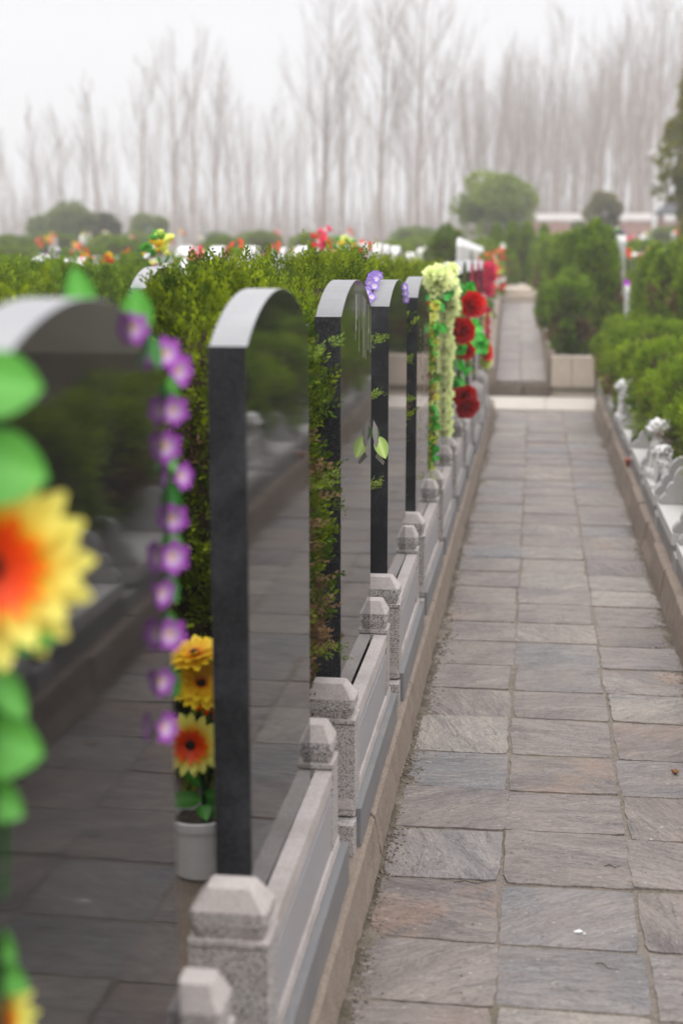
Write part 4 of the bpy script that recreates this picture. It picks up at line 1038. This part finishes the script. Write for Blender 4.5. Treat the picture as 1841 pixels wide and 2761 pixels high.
# ---------------------------------------------------------------- litter on the path
def twig(loc,rz,L_,label,col=(.05,.03,.02)):
    b=MB(); b.tube([(0,0,.004),(L_*.3,.006,.006),(L_*.65,-.004,.005),(L_,.012,.004)],[.0012,.0014,.001,.0006],5,0,col); o=b.build('twig',M['petal']); o.location=loc; o.rotation_euler=(0,0,rz); return tag(o,label,'twig','dry twigs on the path')
twig((-.16,3.18,.004),.05,.085,'thin dry twig on the slab by the left kerb'); twig((.16,2.83,.004),-.6,.05,'thin dark twig near the bottom of the path'); twig((.20,3.32,.004),-.1,.04,'short dark twig on the pale slab'); twig((.33,2.72,.004),.8,.03,'short twig at the lower right of the path')
b=MB(); 
for i in range(5): petal(b,Matrix.Rotation(i*1.25,4,'Z')@Matrix.Rotation(-.5-.2*(i%2),4,'Y'),.017,.014,[(0,(.20,.09,.03)),(1,(.33,.17,.06))],n=3)
o=b.build('dead_leaf',M['petal'],None,smooth=True); o.location=(.43,3.98,.006); tag(o,'curled brown dead leaf on the path at the right','leaf')
b=MB(); b.add([(0,0,0),(.012,-.002,.003),(.018,.006,.002),(.010,.012,.004),(.002,.009,.001),(-.004,.004,.002)],[(0,1,2,3,4,5)],0,(.85,.85,.85)); b.add([(.016,-.004,.001),(.024,-.006,.002),(.021,.0,.003)],[(0,1,2)],0,(.85,.85,.85))
o=b.build('paper_scrap',M['petal']); o.location=(.12,2.965,.006); tag(o,'tiny torn scrap of white paper on a bluish slab','litter')

# ---------------------------------------------------------------- bare trees
def tubes_np(segs,n=3):
    A=np.array([s[0] for s in segs]);B=np.array([s[1] for s in segs]);ra=np.array([s[2] for s in segs])[:,None,None];rb=np.array([s[3] for s in segs])[:,None,None]
    d=B-A; d/=np.linalg.norm(d,axis=1,keepdims=True)+1e-9
    ref=np.where(np.abs(d[:,2:3])<.9,np.array([[0,0,1.]]),np.array([[1.,0,0]])); u=np.cross(d,ref); u/=np.linalg.norm(u,axis=1,keepdims=True); w=np.cross(d,u)
    an=np.arange(n)*2*PI/n; ring=u[:,None,:]*np.cos(an)[None,:,None]+w[:,None,:]*np.sin(an)[None,:,None]
    v=np.concatenate([A[:,None,:]+ring*ra,B[:,None,:]+ring*rb],1).reshape(-1,3)
    i=np.arange(n); j=(i+1)%n; q=np.stack([i,j,j+n,i+n],-1); f=(q[None]+(np.arange(len(segs))*2*n)[:,None,None]).reshape(-1,4)
    return v,f
def bare_tree(seed,H_,spread,label,group,loc,dense=1.0,lean=0,tr=.012):
    R=random.Random(seed); r=empty('bare_tree',loc,0,label,'tree',group)
    tp=[Vector((0,0,-.3))]; d=Vector((lean,0,1)); n=12
    for i in range(n):
        d=(d+Vector((R.uniform(-.05,.05),R.uniform(-.05,.05),0))); d.normalize(); tp.append(tp[-1]+d*H_/n)
    rad=[max(.022,H_*tr*(1-i/(n+.6))) for i in range(n+1)]
    b=MB(); b.tube(tp,rad,7,0); b.build('trunk',M['pale_bark'],r)
    segs=[]
    def grow(p,d,L_,rd,lev):
        k=4; pts=[p]
        for i in range(k):
            d=(d+Vector((R.uniform(-.13,.13),R.uniform(-.13,.13),.09))).normalized(); q=pts[-1]+d*L_/k
            a=rd*(1-i/k*.75); b2=rd*(1-(i+1)/k*.75); segs.append((tuple(pts[-1]),tuple(q),max(a,.0045),max(b2,.003))); pts.append(q)
            if lev<2:
                for _ in range(int((2 if lev==0 else 2)*dense+R.random())):
                    ax=R.random()*2*PI; dd=(d*1.0+Vector((math.cos(ax),math.sin(ax),.2))*R.uniform(.35,.6)).normalized()
                    grow(q,dd,L_*R.uniform(.30,.5),rd*.42,lev+1)
    nb=int(22*dense)
    for i in range(nb):
        t=.22+.76*i/nb; k=min(n-1,int(t*n)); p=tp[k].lerp(tp[k+1],t*n-k)
        a=R.random()*2*PI; u=R.uniform(.40,.85)*spread
        grow(p,Vector((math.cos(a)*u,math.sin(a)*u,1)).normalized(),H_*(.36*(1-t)+.10)*R.uniform(.8,1.2),H_*.0023*(1.3-t),0)
    v,f=tubes_np(segs,3); npmesh('crown',v,f,M['pale_bark'],None,r)
    return r
protos=[]
K=math.tan
def ang(xpx): return math.tan(math.atan((xpx-784)/3267)-math.radians(7.69))   # design direction of a tree seen from the standpoint, as X per metre of Y
TREES=[(12,300,70,0,.6),(95,250,78,0,.9),(165,255,72,0,.9),(235,200,66,-.05,.9),(328,140,66,.01,1.0),(405,95,74,0,.7),(450,100,66,-.0,.8),(500,150,70,.01,.7),(560,230,80,0,.9),(640,240,84,0,.9),(735,10,62,0,1.0),(780,120,76,0,.8),(868,-60,64,0,1.0),(955,-30,60,.025,1.25),(1010,150,76,0,.9),(1080,210,84,0,.9),(1150,200,84,0,.8),(1210,130,78,0,.7),(1262,60,78,0,.6),(1345,60,72,0,.7),(1400,120,80,0,.7),(1452,10,68,0,.9),(1490,-30,66,0,.7),(1545,40,70,0,.8)]
for i,(x,yt,Y,ln,sp) in enumerate(TREES):
    z=gz(Y); H_=(1.5-z)+(565-yt)/3300*Y
    lb=('bare tree at the far left edge of the row' if i==0 else 'tall bare tree with the widest branches, right of centre' if i==13 else 'bare tree leaning slightly left in the left part of the row' if i==3 else 'bare tree at the far right edge of the row' if i==len(TREES)-1 else None)
    if lb is None: lb='front row bare tree, number '+str(i+1)+' counted from the left frame edge'
    t=bare_tree(100+i,H_,sp,lb,'front row of bare poplars',(ang(x)*Y,Y,z),dense=.95 if i in (10,12,13) else .75,lean=ln,tr=.0125); protos.append((t,H_))
dense=[bare_tree(300+i,12,.42,'slender bare tree of the dense wood behind, one of many alike','slender trees of the bare wood',(-14+7*i,92,2.4),dense=.55,tr=.010) for i in range(5)]
def env(a):  # crown line height in px by view direction
    pts=[(-.36,320),(-.30,300),(-.22,250),(-.16,270),(-.10,200),(-.03,130),(.0,170),(.04,140),(.08,90),(.13,40)]
    for (a0,v0),(a1,v1) in zip(pts,pts[1:]):
        if a<=a1: return v0+(v1-v0)*(a-a0)/(a1-a0)
    return 40
for i in range(160):
    a=R.uniform(-.375,.125)
    if R.random()<.35: a=R.uniform(-.06,.125)
    Y=R.uniform(80,125); o=copy_tree(dense[i%5]); z=gz(Y); top=env(a)+R.uniform(-20,110)
    H_=(1.5-z)+(565-top)/3300*Y; s_=H_/12
    o.location=(a*Y,Y,z); o.scale=(s_*.85,s_*.85,s_); o.rotation_euler=(0,0,R.random()*6.28)
# undergrowth thicket
rs=RS(77); n=2600
a=rs.uniform(-.42,.16,n); Y=rs.uniform(72,112,n); hh=rs.uniform(1.2,4.2,n)*(1-.4*rs.rand(n)); P=np.stack([a*Y,Y,np.array([gz(q) for q in Y])],1)
Q=P+np.stack([rs.randn(n)*.35,rs.randn(n)*.35,hh],1)
segs=[(P[i],Q[i],.022,.010) for i in range(n)]
v,f=tubes_np(segs,3); o=npmesh('undergrowth',v,f,M['pale_bark']); tag(o,'brownish tangle of undergrowth below the bare trees','undergrowth',kind='stuff')

# ---------------------------------------------------------------- green trees far away
def green_tree(loc,w,h,trunk,seed,label,tip,deep,n=5200,leaf=.10,clumps=16,name='evergreen_tree'):
    rs=RS(seed); r=empty(name,loc,0,label,'tree')
    b=MB(); b.tube([(0,0,-.2),(.03*w,0,trunk*.6),(0,.02,trunk+.35*h)],[.045*w+.05,.04*w+.03,.03],7,0)
    R3=random.Random(seed)
    cl=[]
    for i in range(clumps):
        a_=R3.random()*2*PI; t=R3.random(); q=math.sin(PI*(.18+.72*t))**.8
        rr=w/2*q*math.sqrt(R3.uniform(.15,1))*.78; c=Vector((rr*math.cos(a_),rr*math.sin(a_),trunk+h*(.10+.76*t)))
        cl.append((c,w*.5*R3.uniform(.28,.46)))
        b.tube([(0,0,trunk*.7+.2*h*t),tuple(c*.6+Vector((0,0,trunk*.3))),tuple(c)],[.035*w*.5+.01,.02,.01],5,0)
    b.build('trunk',M['bark'],r)
    pp=[];dd=[];cc=[]
    for c,rad in cl:
        m=n//clumps; d=rs.randn(m,3); d/=np.linalg.norm(d,axis=1,keepdims=True); q=rad*(.55+.45*rs.rand(m,1)**.5)
        pp.append(np.array(c)+d*q*np.array([1,1,.75])); dd.append(d+np.array([0,0,.3])); k_=rs.rand()*.5+.5*rs.rand(m,1); cc.append(np.array(deep)*(1-k_)+np.array(tip)*k_)
    p=np.concatenate(pp); d=np.concatenate(dd)+rs.randn(len(p),3)*.4; d/=np.linalg.norm(d,axis=1,keepdims=True)
    v,c=foliage(p,d,leaf*1.6*np.ones(len(p)),leaf,leaf*.5,4,np.concatenate(cc),rs)
    npmesh('crown',v,np.arange(len(v)).reshape(-1,4),M['leaf'],c,r); return r
green_tree((ang(1125)*42,42,gz(42)),2.25,1.75,.25+rise(42),1,'round green evergreen tree right of centre before the bare wood',(.30,.36,.08),(.14,.19,.05),n=7000,leaf=.09,clumps=26)
green_tree((ang(1375)*46,46,gz(46)),1.15,1.0,.45+rise(46),2,'small sparse olive tree left of the light pole',(.25,.23,.09),(.13,.13,.06),n=2200,leaf=.09,clumps=9)
green_tree((ang(1322)*44,44,gz(44)),.65,.45,.12+rise(44),3,'little pale green bush between the round tree and the olive tree',(.17,.20,.07),(.09,.12,.04),n=1200,leaf=.07,clumps=6,name='bush')
green_tree((ang(160)*50,50,gz(50)),2.6,1.05,.0+rise(50),4,'wide dark green bush at the left, below the bare trees',(.24,.27,.09),(.12,.15,.055),n=5200,leaf=.10,clumps=20,name='bush')
green_tree((ang(245)*50,50,gz(50)),1.4,.75,.0+rise(50),5,'olive bush joined to the right of the wide dark bush',(.12,.11,.05),(.06,.06,.03),n=2600,leaf=.10,clumps=10,name='bush')
green_tree((ang(345)*51,51,gz(51)),1.6,.75,.0+rise(51),6,'low dark green bush, right hand one of the left distance',(.22,.25,.09),(.11,.14,.05),n=3000,leaf=.10,clumps=10,name='bush')
green_tree((ang(1605)*27,27,gz(27)),1.75,3.9,.4+rise(27),7,'yellow green leafy tree entering the picture at the right edge',(.26,.22,.03),(.10,.12,.025),n=6500,leaf=.075,clumps=30,name='leafy_tree')
# ---------------------------------------------------------------- light pole, wall, roof
r=empty('light_pole',(ang(1487)*58,58,2.04),0,'pale metal light pole with a flat double head in the right distance','light pole')
b=MB(); b.tube([(0,0,-1.2),(0,0,.5),(0,0,3.05)],[.10,.085,.075],10,0); b.build('pole',M['paint'],r)
b=MB(); b.box(-.30,.30,-.06,.06,3.05,3.10,0,top=.01); b.build('cross_arm',M['paint'],r)
for s_ in (-1,1):
    b=MB(); b.box(s_*.24-.12,s_*.24+.12,-.12,.10,2.98,3.045,0); b.build('lamp_head',M['paint'],r)
r=empty('light_pole',(ang(8)*60,60,2.1),0,'pale slim pole at the left frame edge below the bare trees','light pole')
b=MB(); b.tube([(0,0,-1.2),(0,0,1.5)],[.13,.11],10,0); b.build('pole',M['paint'],r); b=MB(); b.box(-.25,.25,-.1,.1,1.5,1.62,0); b.build('lamp_head',M['paint'],r)
r=empty('boundary_wall',(0,62,2.12),0,'low white topped brick boundary wall across the right distance','wall')
x0,x1=ang(1213)*62,ang(1600)*62
b=MB(); b.box(x0,x1,0,.3,-1.1,.34,0); 
for i in range(8): b.box(x0+(x1-x0)*i/7-.12,x0+(x1-x0)*i/7+.12,-.06,.36,-1.1,.44,0)
b.build('brick_panel',M['brick'],r,bevel=.01)
b=MB(); b.box(x0-.1,x1+.1,-.12,.5,.445,.72,0,top=.03); b.build('coping',M['wall_white'],r,bevel=.01)
r=empty('pavilion',(ang(1532)*55,55,1.95),0,'small pavilion with a dark pointed roof at the right edge','pavilion')
b=MB()
for sx in (-.5,.5):
    for sy in (-.5,.5): b.box(sx-.06,sx+.06,sy-.06,sy+.06,-1.1,.72,0)
b.build('column',M['brick'],r)
b=MB(); b.loft([[(-.8,-.8,.70),(.8,-.8,.70),(.8,.8,.70),(-.8,.8,.70)],[(-.42,-.42,1.0),(.42,-.42,1.0),(.42,.42,1.0),(-.42,.42,1.0)],[(-.03,-.03,1.62),(.03,-.03,1.62),(.03,.03,1.62),(-.03,.03,1.62)]]); b.build('roof',M['roof'],r)

# ---------------------------------------------------------------- haze
b=MB(); b.box(-70,45,-8,150,-4,24,0); hz=b.build('haze',[]); tag(hz,'pale mist over the whole cemetery and the trees','haze',kind='stuff')
m=bpy.data.materials.new('haze'); m.use_nodes=True; nt=m.node_tree; nt.nodes.clear(); out=nt.nodes.new('ShaderNodeOutputMaterial'); pv=nt.nodes.new('ShaderNodeVolumePrincipled')
pv.inputs['Color'].default_value=(.97,.965,.97,1); pv.inputs['Density'].default_value=.0028; pv.inputs['Anisotropy'].default_value=.2; nt.links.new(pv.outputs[0],out.inputs['Volume']); hz.data.materials.clear(); hz.data.materials.append(m)

# ---------------------------------------------------------------- sky, sun, camera
w=bpy.data.worlds.new('World'); sc.world=w; w.use_nodes=True; nt=w.node_tree; nt.nodes.clear()
out=nt.nodes.new('ShaderNodeOutputWorld'); bg=nt.nodes.new('ShaderNodeBackground'); bg.inputs[1].default_value=.10
sky=nt.nodes.new('ShaderNodeTexSky'); sky.sky_type='NISHITA'; sky.sun_disc=False; sky.sun_elevation=math.radians(55); sky.sun_rotation=math.radians(200); sky.dust_density=5
hs=nt.nodes.new('ShaderNodeHueSaturation'); hs.inputs['Saturation'].default_value=.15; L(nt,sky.outputs[0],hs.inputs['Color'])
# overcast: cloud layer brighter overhead than at the horizon
tc=nt.nodes.new('ShaderNodeTexCoord'); sx=nt.nodes.new('ShaderNodeSeparateXYZ'); L(nt,tc.outputs['Generated'],sx.inputs[0])
cr=ramp(nt,sx.outputs[2],[(0.0,(5.0,5.0,5.15)),(.30,(5.0,5.0,5.2)),(.55,(15,15,15.3)),(1.0,(19,19,19.4))])
mx=mixc(nt,.9,hs.outputs[0],cr); L(nt,mx,bg.inputs[0]); L(nt,bg.outputs[0],out.inputs[0])
sl=bpy.data.lights.new('sun','SUN'); sl.energy=.6; sl.angle=math.radians(40); sl.color=(1,.97,.93); so=bpy.data.objects.new('sun',sl); C.objects.link(so)
el,az=math.radians(55),math.radians(200)
d=Vector((math.sin(az)*math.cos(el),math.cos(az)*math.cos(el),math.sin(el))); so.rotation_euler=(-d).to_track_quat('-Z','Y').to_euler()

cam=bpy.data.cameras.new('camera'); co=bpy.data.objects.new('camera',cam); C.objects.link(co); sc.camera=co
co.location=(0,0,1.5); co.rotation_euler=Euler((math.radians(90-10.593),0,math.radians(7.694)),'XYZ')
cam.sensor_fit='VERTICAL'; cam.sensor_height=36; cam.sensor_width=24; cam.lens=50; cam.clip_start=.05; cam.clip_end=1000
cam.dof.use_dof=True; cam.dof.focus_distance=3.9; cam.dof.aperture_fstop=2.4
sc.view_settings.view_transform='Standard'; sc.view_settings.look='None'; sc.view_settings.exposure=.80
cy=sc.cycles; cy.use_denoising=True
cy.max_bounces=6; cy.diffuse_bounces=3; cy.glossy_bounces=3; cy.transmission_bounces=2; cy.volume_bounces=3; cy.transparent_max_bounces=4; cy.caustics_reflective=False; cy.caustics_refractive=False; cy.sample_clamp_indirect=6
